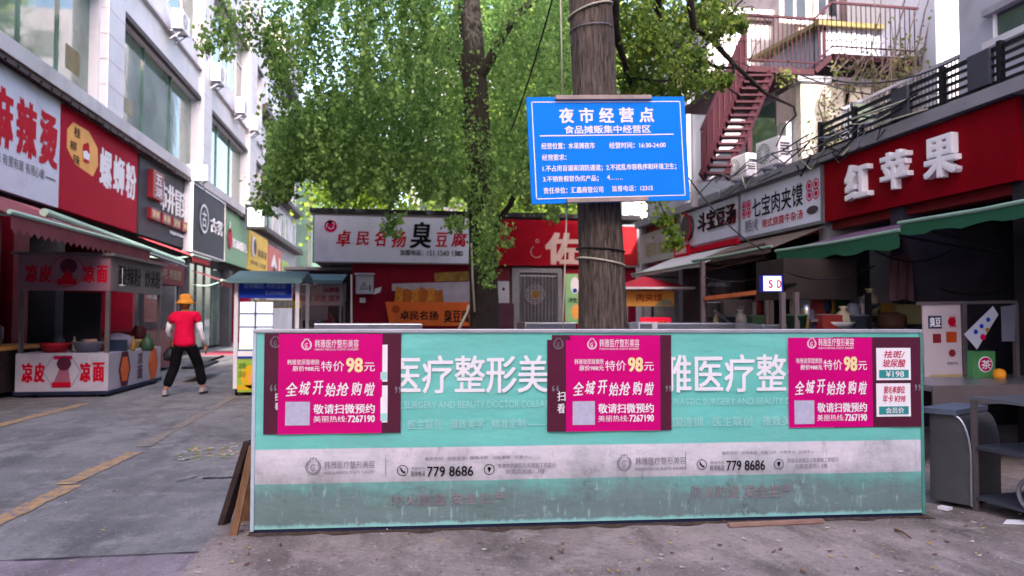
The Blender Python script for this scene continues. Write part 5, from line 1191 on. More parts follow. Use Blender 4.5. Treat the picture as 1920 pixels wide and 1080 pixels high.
def shed_and_stairs():
    ys = yw+1.2
    # white lean-to cabin on the landing
    P = lambda u, v, dy=0: onY(u, v, ys+dy)
    a, b, t = P(1546, 112), P(1655, 112), P(1546, 45)
    zl = a.z
    rt = thing('cabin', ((a.x+b.x)/2, ys, zl), 'white glazed cabin with a mossy roof on the iron landing', 'cabin')
    mb = MB(); mb.box((a.x, ys, zl), (b.x, ys+.08, t.z-.02), M('cabin_panel','C9D2E6',.3,var=.06)); mb.box((a.x-.08, ys, zl), (a.x, ys+3.0, t.z-.02), concrete); mb.build('wall', rt)
    mb = MB(); mb.slab([(a.x-.25,ys-.2,t.z),(b.x+.2,ys-.2,t.z),(b.x+.2,ys+3.2,t.z+.3),(a.x-.25,ys+3.2,t.z+.3)], .1, M('mossy_roof','7A7048',.8,var=.3,scale=3)); mb.build('roof', rt)
    mb = MB()
    for x in np.linspace(a.x, b.x, 5): mb.box((x-.03,ys-.03,zl),(x+.03,ys,t.z-.03), stair_red if x in (a.x,) else white_pl)
    mb.box((a.x,ys-.03,zl+(t.z-zl)*.55),(b.x,ys-.004,zl+(t.z-zl)*.55+.05), white_pl); mb.build('mullion', rt)
    # landing
    rt = thing('fire_escape', (a.x, ys-1, zl), 'oxide red iron fire escape with railed landings and a steep stair', 'fire escape')
    yl = ys-1.3
    l0 = onY(1392, 125, yl).x; l1 = onY(1760, 100, yl).x; zl2 = onY(1500, 128, yl).z
    mid = onY(1560, 100, yl).x; zm = onY(1600, 100, yl).z
    mb = MB(); mb.box((l0, yl, zl2-.12), (mid-.4, ys+2, zl2), stair_red); mb.box((mid, yl, zm-.16), (l1, ys, zm-.02), stair_red); mb.slab([(mid-.4,yl,zl2),(mid,yl,zm-.02),(mid,ys,zm-.02),(mid-.4,ys,zl2)], .1, stair_red); mb.build('landing', rt)
    def railing(pa, pb, h=.95, n=12, nm='railing'):
        mb = MB(); pa, pb = Vector(pa), Vector(pb); up = Vector((0,0,h))
        mb.bar(pa+up, pb+up, .045, .045, stair_red); mb.bar(pa+up*.12, pb+up*.12, .03, .03, stair_red)
        for k in range(n+1): q = pa+(pb-pa)*k/n; mb.bar(q, q+up, .016, .016, stair_red)
        return mb.build(nm, rt)
    railing((l0,yl,zl2), (mid-.4,yl,zl2), 1.05, 16); railing((mid-.4,yl,zl2), (mid,yl,zm), 1.05, 4); railing((mid,yl,zm), (l1,yl,zm), 1.05, 22); railing((l0,yl,zl2), (l0,ys+1.6,zl2), 1.05, 10)
    # stair down
    s0a, s0b = onY(1392, 140, yl-.05), onY(1440, 150, yl-.05)
    e0a, e0b = onY(1316, 335, yl-2.2), onY(1362, 335, yl-2.2)
    top = Vector((l0+.1, yl, zl2)); botL = onY(1316, 333, yl+.6); 
    ta, tb = onY(1398, 138, yl), onY(1446, 138, yl); ba, bb = onY(1316, 333, yl-.9), onY(1362, 333, yl-.9)
    mb = MB(); mb.bar(ta, ba, .05, .2, stair_red); mb.bar(tb, bb, .05, .2, stair_red); mb.build('stringer', rt)
    n = 15
    for k in range(n):
        t = (k+.5)/n; q0, q1 = ta+(ba-ta)*t, tb+(bb-tb)*t; mb = MB(); mb.bar(q0, q1, .24, .04, stair_red); mb.build('tread', rt)
    mb = MB(); up = Vector((0,0,.9)); mb.bar(ta+up, ba+up, .05, .05, stair_red)
    for k in range(9): q = ta+(ba-ta)*k/8; mb.bar(q, q+up, .025, .025, stair_red)
    mb.quad(ta+up*.9+Vector((0,.02,0)), ba+up*.9+Vector((0,.02,0)), ba+Vector((0,.02,.05)), ta+Vector((0,.02,.05)), M('red_mesh_panel','38161F',.7)); mb.build('railing', rt)
    for x in (l0+.2, mid+.4, l1-.3): mb = MB(); mb.box((x-.05, yl+.1, 3.6), (x+.05, yl+.2, zl2-.12), stair_red); mb.build('post', rt)
    # upper stair going out of the picture
    ua, ub = onY(1652, 70, ys+.3), onY(1608, -60, ys+2.4); va, vb = ua+Vector((.9,0,0)), ub+Vector((.9,0,0))
    mb = MB(); mb.bar(ua, ub, .05, .22, stair_red); mb.bar(va, vb, .05, .22, stair_red); mb.build('stringer', rt)
    for k in range(9): t = (k+.5)/9; mb = MB(); mb.bar(ua+(ub-ua)*t, va+(vb-va)*t, .26, .04, stair_red); mb.build('tread', rt)
    mb = MB(); x0 = onY(1640, 60, ys+2).x; x1 = onY(1756, 60, ys+2).x; mb.box((x0, ys+1.9, zm), (x1, ys+2, zm+2.3), M('red_mesh_panel')); mb.build('screen', rt)
    # grey spiked fence on the roof terrace
    yf = yw-1.4; fa, fb = onY(1580, 205, yf), onY(1812, 98, yf-1.0); fc_ = onY(1812, 165, yf-1.0); zb = 3.7
    rt2 = thing('terrace_fence', ((fa.x+fb.x)/2, yf, 3.66), 'thin grey railing climbing across the roof terrace', 'fence')
    mb = MB(); mb.bar(fa, fb, .05, .05, M('grey_metal')); mb.build('top_rail', rt2)
    n = 34; mb = MB()
    for k in range(n+1): q = fa+(fb-fa)*k/n; mb.bar(q, Vector((q.x, q.y, q.z-.85)), .02, .02, M('grey_metal'))
    mb.build('bars_panel', rt2); mb = MB(); mb.bar(fa-Vector((0,0,.85)), fb-Vector((0,0,.85)), .04, .04, grey_metal); mb.build('bottom_rail', rt2)
    return ys, zl, yl
ysh, zlan, ylan = shed_and_stairs()

# ------------------------------------------------------------------ stalls under the right awnings
def right_stalls():
    # red canopy stall far
    Y = 13.5; P = lambda u, v: onY(u, v, Y)
    x0, x1 = P(1176,560).x, P(1264,560).x
    rt = thing('food_stall', ((x0+x1)/2, Y+.5, .035), 'small meat bun stall under a peaked red canopy', 'food stall')
    top = P(1222, 515); e0, e1 = P(1164, 541), P(1290, 541); c = Vector(((e0.x+e1.x)/2, Y+.6, top.z))
    mb = MB(); cn = [Vector((e0.x,Y-.3,e0.z)), Vector((e1.x,Y-.3,e1.z)), Vector((e1.x,Y+1.5,e1.z)), Vector((e0.x,Y+1.5,e0.z))]
    mb.add([*cn, c], [(0,1,4),(1,2,4),(2,3,4),(3,0,4)], M('bright_red_canvas','B01830',.7)); mb.build('canopy', rt)
    mb = MB(); 
    for i in range(4): mb.bar(cn[i], cn[(i+1)%4], .04, .04, white_pl)
    mb.build('canopy_edge', rt)
    fo = Face(P(1175,574), P(1264,574), P(1175,545)); mb = MB(); fo.board(mb, orange_l, .04); mb.build('fascia', rt)
    T = MB(); fo.px(T, '肉夹馍', 1193, 551, 1242, 565, M('burnt_orange'), bold=.02); fo.poly(T, [fo.loc(1226,573), fo.loc(1263,573), fo.loc(1258,563), fo.loc(1247,558)], M('grey_green_print','8A8A70',.6,var=.4,scale=10)); T.build('lettering', rt)
    for x in (x0, x1): 
        for y in (Y+.03, Y+1.2): mb = MB(); mb.box((x-.02,y-.02,.035),(x+.02,y+.02,e0.z), grey_metal); mb.build('post', rt)
    mb = MB(); mb.box((x0,Y,.1),(x1,Y+1.2,P(1200,612).z), M('dark_red_box')); mb.build('counter', rt)
    fr_ = Face(P(1201,611), P(1258,611), P(1201,595)); mb = MB(); fr_.board(mb, M('lit_red_sign','D01838',.5,emit=.15), .04); fr_.px(mb, '肉夹馍', 1206, 603, 1233, 612, white_ink, bold=.02); fr_.px(mb, '10', 1235, 601, 1246, 612, yellow, bold=.02); fr_.px(mb, '元', 1247, 604, 1256, 612, white_ink); mb.build('price_sign', rt)
    # dark stall with lit screen
    Y = 10.6; P = lambda u, v, dy=0: onY(u, v, Y+dy)
    rt = thing('food_stall', (5.3, Y+.5, .035), 'dark cooking stall with an orange shelf edge beneath the corrugated canopy', 'food stall')
    mb = MB(); a, b = P(1325,560), P(1428,548,-.6); mb.bar(a, b, .2, .06, M('rust_orange','8A4A2A',.6,var=.2)); mb.build('shelf', rt)
    for u in (1318, 1438, 1446): mb = MB(); q = P(u, 600); mb.box((q.x-.03,q.y-.03,.035),(q.x+.03,q.y+.03,2.18), M('dull_steel')); mb.build('post', rt)
    mb = MB(); q0, q1 = P(1320,640), P(1440,610); mb.box((q0.x,Y,.1),(q1.x,Y+.8,1.0), dark_grey); mb.build('counter', rt)
    mb = MB(); q0, q1 = P(1385,605), P(1440,560); mb.box((q0.x,Y+.5,q0.z),(q1.x,Y+.9,q1.z), M('dull_steel')); mb.build('steamer', rt)
    mb = MB(); mb.lathe(P(1350,545), [(.05,-.1),(.16,-.08),(.2,.06),(.16,.12)], black_m, 16); mb.build('hood', rt)
    mb = MB(); mb.tube([P(1340,582), P(1376,612)], .02, steel, 6); mb.build('strut', rt)
    Yq = 7.75; q = onY(1449, 530, Yq); rt = thing('light_sign', q, 'small lit white sign with purple letters under the green awning', 'sign')
    fs = Face(onY(1430,547,Yq), onY(1468,547,Yq), onY(1430,516,Yq)); mb = MB(); fs.board(mb, M('blue_casing','2A34B0',.4), .08); mb.build('casing', rt); mb = MB(); fs.rect(mb, .01,.01,fs.w-.02,fs.h-.01, screen_m); mb.build('face', rt); mb = MB(); fs.px(mb, 'S', 1440, 525, 1448, 540, crim_ink, bold=.03, n=.012); fs.px(mb, 'D', 1456, 525, 1464, 540, crim_ink, bold=.03, n=.012); mb.build('lettering', rt)
    mb = MB(); a = onY(1466,534,Yq+.04); b = onY(1494,532,Yq+.12); mb.bar(a, b, .03, .03, black_m); mb.build('bracket', rt)
    # stalls under green awnings
    Y = 7.6; P = lambda u, v, dy=0: onY(u, v, Y+dy)
    rt = thing('food_stall', (5.2, Y, .035), 'unlit griddle stall with a dark hood under the long green awning', 'food stall')
    a, b = P(1492,560), P(1632,500); mb = MB(); mb.box((a.x,Y+.25,a.z),(b.x,Y+.9,b.z+.1), M('sooty_panel','2E2624',.6,var=.3)); mb.build('hood', rt)
    mb = MB(); a, b = P(1474,680), P(1700,615); mb.box((a.x,Y,.3),(b.x,Y+.8,b.z-.02), dark_grey); mb.build('counter', rt)
    for u in (1474, 1500, 1636): mb = MB(); q = P(u, 600); mb.box((q.x-.025,Y+.05,.035),(q.x+.025,Y+.1,1.62), M('dull_steel') if u != 1636 else black_m); mb.build('post', rt)
    mb = MB(); a, b = P(1535,602), P(1588,598); mb.bar(a+Vector((0,.3,0)), b+Vector((0,.3,0)), .3, .03, M('dull_steel')); mb.build('shelf', rt)
    for k, (u, r, h, m, lab) in enumerate(((1512,.06,.28,steel,'steel flask on the unlit griddle stall'),(1558,.14,.12,M('rust_orange'),'rust coloured pan on the unlit griddle stall'),(1600,.09,.3,M('grey_plastic'),'grey tub on the unlit griddle stall'),(1618,.06,.34,M('dull_steel'),'tall dull steel canister on the unlit griddle stall'),(1672,.16,.2,M('leather_brown','4A3028',.7,var=.3),'brown sack slumped on the unlit griddle stall'))):
        q = P(u, 618, .25); z = P(1590,615).z-.02; mb = MB(); mb.lathe((q.x,q.y,z), [(r*.85,0),(r,h*.3),(r*.95,h*.8),(r*.5,h)], m, 14); tag(mb.build('kitchen_pot', loc=(q.x,q.y,z), smooth=True), lab, 'pot')
    mb = MB(); q = P(1660,520,.9); mb.box((P(1648,500).x,Y+1.0,.9),(P(1735,500).x,Y+1.1,2.2), M('dim_violet_wall')); mb.build('back_panel', rt)
    # wall notices in gloom
    fw = Face(onY(1757,502,8.4), onY(1820,502,8.4), onY(1757,448,8.4)); rt = thing('notice_board', fw.P(fw.w/2,0), 'dim grey notice with a round mark hung in the shop gloom', 'notice'); mb = MB(); fw.board(mb, M('dim_grey_board','5A5A5E',.6), .03); mb.build('board', rt); mb = MB(); fw.ring(mb, fw.w*.6, fw.h*.6, .13, .03, black_ink, n=.006); fw.rect(mb, fw.w*.3, fw.h*.2, fw.w*.42, fw.h*.35, black_ink); mb.build('mark', rt)
    fw = Face(onY(1762,562,8.3), onY(1800,562,8.3), onY(1762,520,8.3)); mb = MB(); fw.board(mb, M('dim_grey_board'), .3); tag(mb.build('carton', loc=fw.O, bevel=.01), 'pale carton shelved in the gloom above the menu poster', 'carton')
    # near cart with poster
    Yn = 6.4; P = lambda u, v, dy=0: onY(u, v, Yn+dy)
    fp = Face(P(1735,712), P(1805,710), P(1735,571)); rt = thing('menu_poster', fp.P(fp.w/2,0), 'tall pale menu poster with dark blue and red food pictures', 'poster'); mb = MB(); fp.board(mb, M('pale_pink_card','BFAFB4',.5,var=.06), .02); mb.build('card', rt)
    T = MB(); fp.rectpx(T, 1740, 592, 1765, 616, M('night_blue_print','3A3A58',.5)); fp.px(T, '臭豆', 1742, 595, 1763, 613, white_ink, bold=.02); fp.disc(T, *fp.loc(1784,603), .04, red_ink); fp.px(T, '辣', 1778, 592, 1791, 614, red_ink, n=.012); fp.rectpx(T, 1749, 626, 1764, 643, M('dark_red_box')); fp.rectpx(T, 1774, 622, 1793, 642, M('burnt_orange')); fp.disc(T, *fp.loc(1785,662), .035, M('dark_red_box')); fp.rectpx(T, 1744, 702, 1804, 710, M('gold_band','B09A70',.5)); fp.px(T, '招牌小吃', 1775, 678, 1795, 684, grey_ink); T.build('print', rt)
    mb = MB(); a, b, c, d = P(1808,627,-.2), P(1832,655,-.2), P(1872,590,-.2), P(1862,574,-.2); mb.slab([a,b,c,d], .004, M('white_leaflet','B9BAC8',.5,var=.05)); o = mb.build('card', None); o.name = 'price_leaflet'; fl = Face(a, b, d)
    tag(o, 'white price leaflet hanging askew from the steel rail', 'leaflet')
    mb = MB(); fl = Face(b, b+(c-b), a+(d-a)*0+Vector((0,0,0)))
    for t, s in ((.25,.3),(.45,.3),(.68,.3),(.5,.65)):
        q = a+(d-a)*t+(b-a)*s+Vector((0,-.006,0)); mb.lathe(q, [(.022,0),(.02,.003)], blue_ban if s < .5 else M('olive_print'), 10, axis=(0,-1,0))
    q = a+(d-a)*.3+(b-a)*.75+Vector((0,-.006,0)); mb.lathe(q, [(.03,0),(.028,.003)], crim_ink, 10, axis=(0,-1,0)); mb.build('print', o)
    q = P(1848, 710); rt = thing('paper_bag', q, 'green tea bag packet with a round crimson badge standing on the cart', 'packet'); fb = Face(P(1826,710,-.1), P(1867,710,-.1), P(1826,658,-.1)); mb = MB(); fb.board(mb, M('leaf_green_card','4E8A54',.5,var=.1), .12); mb.build('packet', rt, bevel=.006); T = MB(); fb.disc(T, *fb.loc(1847,683), .075, white_ink); fb.disc(T, *fb.loc(1847,683), .065, crim_ink, n=.01); fb.px(T, '茶', 1838, 675, 1856, 692, white_ink, n=.014); T.build('badge', rt)
    mb = MB(); q = P(1874, 700, -.2); mb.lathe(q+Vector((0,0,-.06)), [(.02,0),(.05,.015),(.058,.05),(.045,.09),(.012,.105)], M('orange_fruit','E09020',.5,bump=.2), 16); tag(mb.build('orange_fruit', loc=q, smooth=True), 'single orange fruit beside the green packet', 'fruit')
    rt = thing('steel_cart', (4.6, Yn-.6, .035), 'shabby stainless steel cart carrying the menu poster and green packet', 'cart')
    za = P(1780,712,-.3).z
    mb = MB(); q0 = onY(1700,712,Yn-.5).x; mb.box((q0, Yn-.8, za-.05), (q0+2.3, Yn+.25, za), steel); mb.box((q0, Yn-.82, za-.16), (q0+2.3, Yn-.8, za-.0), M('dull_steel')); mb.build('worktop', rt, bevel=.005)
    mb = MB(); mb.bar(P(1720,569), P(1905,566), .03, .03, M('dull_steel')); mb.build('top_rail', rt)
    for u in (1808, 1905): mb = MB(); q = P(u, 640); mb.box((q.x-.02,Yn-.02,za),(q.x+.02,Yn+.02,P(1800,567).z), M('dull_steel')); mb.build('post', rt)
    mb = MB(); mb.box((q0, Yn+.2, .4), (q0+2.3, Yn+.24, za-.05), dark_in); mb.build('back_panel', rt)
    # freezer, sheet front
    a, b = onZ(1744, 944, .035), onZ(1822, 958, .035); f1 = Face(a, b, onY(1744, 775, a.y)); rt = thing('chest_freezer', a, 'scuffed grey cabinet with a curved front edge at the end of the hoarding', 'cabinet')
    U, V, N = f1.U, f1.V, f1.N; w, h = f1.w, f1.h
    prof = [(0,.03),(w,.03)]+[(w-.10*(1-math.cos(R(t))), h-.28+.28*math.sin(R(t))) for t in range(0, 91, 10)]+[(0,h)]
    mb = MB(); mb.slab([f1.P(x,y) for x, y in prof], .6, M('scuffed_grey','47464B',.55,var=.2,scale=3,dirt='3A3634',damt=.6)); mb.build('body', rt, bevel=.006)
    mb = MB(); mb.tube([f1.P(x,y,.004) for x, y in prof[1:12]], .008, steel, 6); mb.build('edge_trim', rt); mb = MB(); mb.obox(f1.O, U, V, N, -.05, w-.08, h+.003, h+.04, -.6, .03, M('blue_grey_lid','525A6C',.5)); mb.build('lid', rt)
    # steel rack at the picture edge
    a, b = onZ(1830, 958, .035), onZ(1960, 996, .035); f2 = Face(a, b, Vector((a.x,a.y,.9))); rt = thing('steel_rack', a, 'dark steel rack holding pots beside the curved cabinet', 'rack')
    for x in (0, .56):
        for n in (0, -.55): mb = MB(); mb.obox(f2.O, f2.U, f2.V, f2.N, x-.015, x+.015, 0, .75, n-.015, n+.015, M('dull_steel')); mb.build('leg', rt)
    for y in (.08, .42, .75): mb = MB(); mb.obox(f2.O, f2.U, f2.V, f2.N, -.02, .8, y, y+.02, -.56, .01, dark_grey if y < .7 else steel); mb.build('shelf', rt)
    for (x, y, r, h, m, lab) in ((.35,.44,.13,.2,M('navy_pot','1E2630',.5),'dark blue pot on the upper shelf of the steel rack'),(.38,.10,.15,.22,M('olive_pot','34382C',.5),'olive cooking pot on the bottom shelf of the steel rack')):
        q = f2.P(x,y,-.25); mb = MB(); mb.lathe(q, [(r*.8,0),(r,.03),(r,h),(r*.9,h),(r*.85,.05)], m, 18); tag(mb.build('cooking_pot', loc=q, smooth=True), lab, 'pot')
    q = f2.P(.42,.10,.0); mb = MB(); mb.tube([q+f2.U*(.1*math.cos(t))+f2.V*(.1+.1*math.sin(t)) for t in np.linspace(1.2,5.2,14)], .014, grey_metal, 6); tag(mb.build('hose_loop', loc=q), 'curl of grey hose hung at the front of the steel rack', 'hose')
    mb = MB(); a, b = onZ(1752,947,.05), onZ(1772,951,.05); mb.bar(a+Vector((0,-.05,0)), b+Vector((0,-.05,0)), .06, .02, white_pl); tag(mb.build('wedge', loc=a), 'white wedge under the curved cabinet', 'wedge')
    mb = MB(); a = onZ(1902, 980, .045); mb.slab([a+Vector((-.08,0,0)), a+Vector((.1,-.06,.005)), a+Vector((.16,.0,.01)), a+Vector((0,.06,.005))], .006, white_ink); tag(mb.build('paper_scrap', loc=a), 'white paper scrap on the ground by the steel rack', 'paper')
right_stalls()
def cable(lab, pts, r, mat, nm='cable'):
    m = MB(); m.tube(pts, r, mat, 6); tag(m.build(nm, loc=pts[0], smooth=True), lab, 'cable')
def sag(a, b, s, k=14): return [a.lerp(b, i/k)-Vector((0,0,4*s*(i/k)*(1-i/k))) for i in range(k+1)]
def clutter():
    cols = (('ochre','8A6A30'),('slate','4A505C'),('brick red','7A2A26'),('bottle green','2E4A38'),('cream','A89A80'),('navy','26304A'),('pewter','77777C'),('white','AAA8B0'))
    def item(kind, x, y, z, s_, ci, where):
        nm, hx = cols[ci]; m = M('goods_'+nm.replace(' ', '_'), hx, .5, var=.15, scale=6); b = MB()
        if kind == 'bottle': b.lathe((x,y,z), [(.035,0),(.04,.02),(.04,.15),(.015,.21),(.015,.26)], m, 10)
        elif kind == 'tub': b.lathe((x,y,z), [(.09,0),(.11,.18),(.115,.18),(.115,.2),(.05,.205)], m, 14)
        elif kind == 'box': b.box((x-.12,y-.09,z), (x+.12,y+.09,z+.2), m); b.box((x-.125,y-.02,z+.2), (x+.125,y+.02,z+.204), grey_ink)
        elif kind == 'ladle': b.tube([(x,y,z),(x,y+.01,z-.28)], .008, m, 6); b.lathe((x,y,z-.33), [(.01,0),(.045,.02),(.055,.05)], m, 10)
        elif kind == 'bag': b.lathe((x,y,z), [(.08,0),(.11,.06),(.09,.2),(.03,.26),(.06,.3)], m, 10)
        elif kind == 'wok': b.lathe((x,y,z), [(.05,0),(.17,.07),(.21,.12),(.2,.12),(.05,.015)], m, 18)
        tag(b.build('kitchen_'+kind if kind != 'bag' else 'food_bag', loc=(x,y,z), smooth=kind not in ('box',)), nm+' '+kind+' '+where, kind)
    # shelves deep in the griddle stall and along the dark shop walls
    for (u0, u1, v, Y, where, seq) in ((1478, 1640, 588, 8.15, 'on the back shelf of the unlit griddle stall', ('bottle','tub','box','bag','bottle','tub','box','wok','bag')),
                                   (1650, 1735, 600, 8.3, 'on the ledge left of the menu poster'.replace('left of','next to'), ('box','bottle','tub','bag')),
                                   (1760, 1900, 520, 8.6, 'on the high shelf in the gloom above the menu poster', ('tub','box','bottle','bag','tub')),
                                   (1328, 1430, 590, 11.3, 'at the back of the dark cooking stall', ('tub','bottle','wok','box','bag'))):
        a, b = onY(u0, v, Y), onY(u1, v, Y); sh = MB(); sh.box((a.x, Y-.12, a.z-.03), (b.x, Y+.2, a.z), M('dull_steel')); tag(sh.build('wall_shelf', loc=a), 'dull steel shelf '+where.replace('on the back shelf', 'at the back'), 'shelf')
        for i, kd in enumerate(seq): t = (i+.5)/len(seq); item(kd, a.x+(b.x-a.x)*t, Y, a.z+.002, 1, (i*3+int(v)) % 8, where)
    for j, (u0, u1, v, Y) in enumerate(((1484, 1640, 617, 7.75), (1330, 1432, 612, 10.75))):
        a, b = onY(u0, v, Y), onY(u1, v, Y); seq = ('tub','bottle','bottle','box','wok','bag','tub','bottle') if j == 0 else ('bottle','tub','bag','box')
        for i, kd in enumerate(seq): t = (i+.5)/len(seq); item(kd, a.x+(b.x-a.x)*t, Y+.05*(i % 3), a.z-.04, 1, (i*5+3+j) % 8, 'on the counter front of the '+('unlit griddle stall' if j == 0 else 'dark cooking stall'))
    for i in range(3):
        q = onY(1490+45*i, 612, 8.6); z = .035; b = MB(); b.lathe((q.x,q.y,z), [(.14,0),(.16,.05),(.16,.75),(.10,.9),(.04,.95),(.04,1.05),(.06,1.06),(.06,1.12)], M(('goods_slate','goods_pewter','dull_steel')[i], '4A505C'), 16)
        tag(b.build('gas_bottle', loc=(q.x,q.y,z), smooth=True), ('slate','pewter','brownish')[i]+' gas bottle standing behind the unlit griddle stall', 'gas bottle')
    for i, (u0, u1, v, Y, sg) in enumerate(((1470,1640,508,7.55,.12),(1640,1800,470,7.4,.15),(1320,1450,520,10.4,.1),(1760,1910,540,7.2,.1))):
        cable('dark flex drooping under the green awnings, '+('by the hood','over the menu poster','in the corrugated bay','beside the dim notice')[i], sag(onY(u0,v,Y), onY(u1,v-10,Y), sg), .01, cable_m)
    q0, q1 = onY(1682, 608, 7.95), onY(1731, 570, 7.95); mb = MB(); mb.box((q0.x, 7.95, q0.z), (q1.x, 8.0, q1.z), M('khaki_board','7A7458',.7,var=.2,scale=3)); tag(mb.build('cutting_board', loc=q0, bevel=.006), 'khaki board propped upright in the gloom beside the menu poster', 'board')
    mb = MB(); q = onY(1690, 520, 7.7); vs = []
    for i in range(9):
        for j in range(7): vs.append((q.x-.14+.035*i, 7.7+.02*math.sin(i*1.9+j*.3), q.z+.25-.085*j-.01*math.sin(i)))
    mb.add(vs, [(i*7+j, i*7+j+1, (i+1)*7+j+1, (i+1)*7+j) for i in range(8) for j in range(6)], M('dim_apron','5A4048',.9,var=.2)); tag(mb.build('hanging_apron', loc=q, smooth=True), 'dull plum apron hanging from the long green awning', 'apron')
    mb = MB(); q = onY(1893, 600, 6.3); mb.slab([onY(1880,640,6.3), onY(1903,640,6.3), onY(1905,572,6.3), onY(1878,575,6.3)], .01, M('milky_sheet','6E6E7C',.4)); tag(mb.build('plastic_curtain', loc=q), 'milky plastic curtain hanging behind the white price leaflet', 'curtain')
    # inside and behind the noodle stall
    y = syf+1.1
    for i, kd in enumerate(('bag','bottle','tub','bottle','box','bottle','bag')): x = sx0+.35+.24*i; item(kd, x, syf+.75, sz1, 1, (i*3+1) % 8, 'in the back row of the noodle stall counter')
    for i in range(4): item('ladle', sx0+.6+.3*i, syf+.3, 2.15, 1, (6,2,4,7)[i], 'hung from the noodle stall fascia')
    fx = Face((-5.385, syb+1.3, 1.2), (-5.385, syb+2.3, 1.2), (-5.385, syb+1.3, 2.05))
    mb = MB(); fx.board(mb, M('faded_pink_panel'), .02); fx.fr(mb, '凉面', .1, .1, .9, .4, white_ink); fx.rect(mb, fx.w*.1, fx.h*.1, fx.w*.9, fx.h*.5, M('dark_red_box')); tag(mb.build('hanging_poster', loc=fx.O), 'pink hanging poster between the noodle stall and the red snack stall', 'poster')
clutter()

# ------------------------------------------------------------------ trees
def leaf_mat(name, c0, c1, c2, trans=.5):
    m = bpy.data.materials.new(name); m.use_nodes = True; n = m.node_tree.nodes; l = m.node_tree.links; b = n['Principled BSDF']
    b.inputs['Roughness'].default_value = .6; b.inputs['Specular IOR Level'].default_value = .25
    g_ = n.new('ShaderNodeNewGeometry'); rp = n.new('ShaderNodeValToRGB'); l.new(g_.outputs['Random Per Island'], rp.inputs[0])
    rp.color_ramp.elements[0].color = rgb(c0); rp.color_ramp.elements[1].color = rgb(c2); e = rp.color_ramp.elements.new(.5); e.color = rgb(c1)
    tc = n.new('ShaderNodeTexCoord'); mp = n.new('ShaderNodeMapping'); mp.inputs['Scale'].default_value = (2.6, 2.6, .7); l.new(tc.outputs['Object'], mp.inputs[0])
    nz = n.new('ShaderNodeTexNoise'); nz.inputs['Scale'].default_value = 1.3; nz.inputs['Detail'].default_value = 4; l.new(mp.outputs[0], nz.inputs['Vector'])
    mr_ = n.new('ShaderNodeMapRange'); mr_.inputs[1].default_value = .35; mr_.inputs[2].default_value = .65; l.new(nz.outputs['Fac'], mr_.inputs[0])
    hs = n.new('ShaderNodeMix'); hs.data_type = 'RGBA'; hs.blend_type = 'MULTIPLY'; hs.inputs[0].default_value = 1; l.new(rp.outputs[0], hs.inputs[6])
    tn = n.new('ShaderNodeMix'); tn.data_type = 'RGBA'; tn.inputs[6].default_value = (.62, .70, .62, 1); tn.inputs[7].default_value = (1.3, 1.22, 1.05, 1); l.new(mr_.outputs[0], tn.inputs[0]); l.new(tn.outputs[2], hs.inputs[7])
    l.new(hs.outputs[2], b.inputs['Base Color']); t = n.new('ShaderNodeBsdfTranslucent'); l.new(hs.outputs[2], t.inputs[0])
    mx = n.new('ShaderNodeMixShader'); mx.inputs[0].default_value = trans; l.new(b.outputs[0], mx.inputs[1]); l.new(t.outputs[0], mx.inputs[2]); l.new(mx.outputs[0], n['Material Output'].inputs[0]); return m
ginkgo_m = leaf_mat('ginkgo_leaf', '567A40', '769C58', '9CBC76'); broad_m = leaf_mat('broad_leaf', '42602C', '66843A', '9EB054', .45); bush_m = leaf_mat('young_leaf', '5A7A2A', '7A9A3A', 'A0B84E'); creeper_m = leaf_mat('creeper_leaf', '465230', '66703E', '8A8A54')
def bark_mat(name, c0, c1):
    m = bpy.data.materials.new(name); m.use_nodes = True; n = m.node_tree.nodes; l = m.node_tree.links; b = n['Principled BSDF']; b.inputs['Roughness'].default_value = .9
    tc = n.new('ShaderNodeTexCoord'); mp = n.new('ShaderNodeMapping'); mp.inputs['Scale'].default_value = (46, 46, 4.5); l.new(tc.outputs['Object'], mp.inputs[0])
    nz = n.new('ShaderNodeTexNoise'); nz.inputs['Scale'].default_value = 1; nz.inputs['Detail'].default_value = 7; nz.inputs['Roughness'].default_value = .65; nz.inputs['Distortion'].default_value = .5; l.new(mp.outputs[0], nz.inputs['Vector'])
    rp = n.new('ShaderNodeValToRGB'); rp.color_ramp.elements[0].position = .38; rp.color_ramp.elements[1].position = .64; rp.color_ramp.elements[0].color = rgb(c0); rp.color_ramp.elements[1].color = rgb(c1); l.new(nz.outputs['Fac'], rp.inputs[0])
    n2 = n.new('ShaderNodeTexNoise'); n2.inputs['Scale'].default_value = 2.2; l.new(tc.outputs['Object'], n2.inputs['Vector']); mx = n.new('ShaderNodeMix'); mx.data_type = 'RGBA'; mx.blend_type = 'MULTIPLY'; mx.inputs[0].default_value = .6; l.new(rp.outputs[0], mx.inputs[6]); l.new(n2.outputs['Color'], mx.inputs[7])
    l.new(rp.outputs[0], b.inputs['Base Color']); bp = n.new('ShaderNodeBump'); bp.inputs['Strength'].default_value = .9; bp.inputs['Distance'].default_value = .03; l.new(nz.outputs['Fac'], bp.inputs['Height']); l.new(bp.outputs[0], b.inputs['Normal']); return m
bark1 = bark_mat('furrowed_bark', '2E2624', '6E625C'); bark2 = bark_mat('dark_bark', '181412', '38302C'); vine_m = bark_mat('pale_vine', '5C4C46', '96847A')
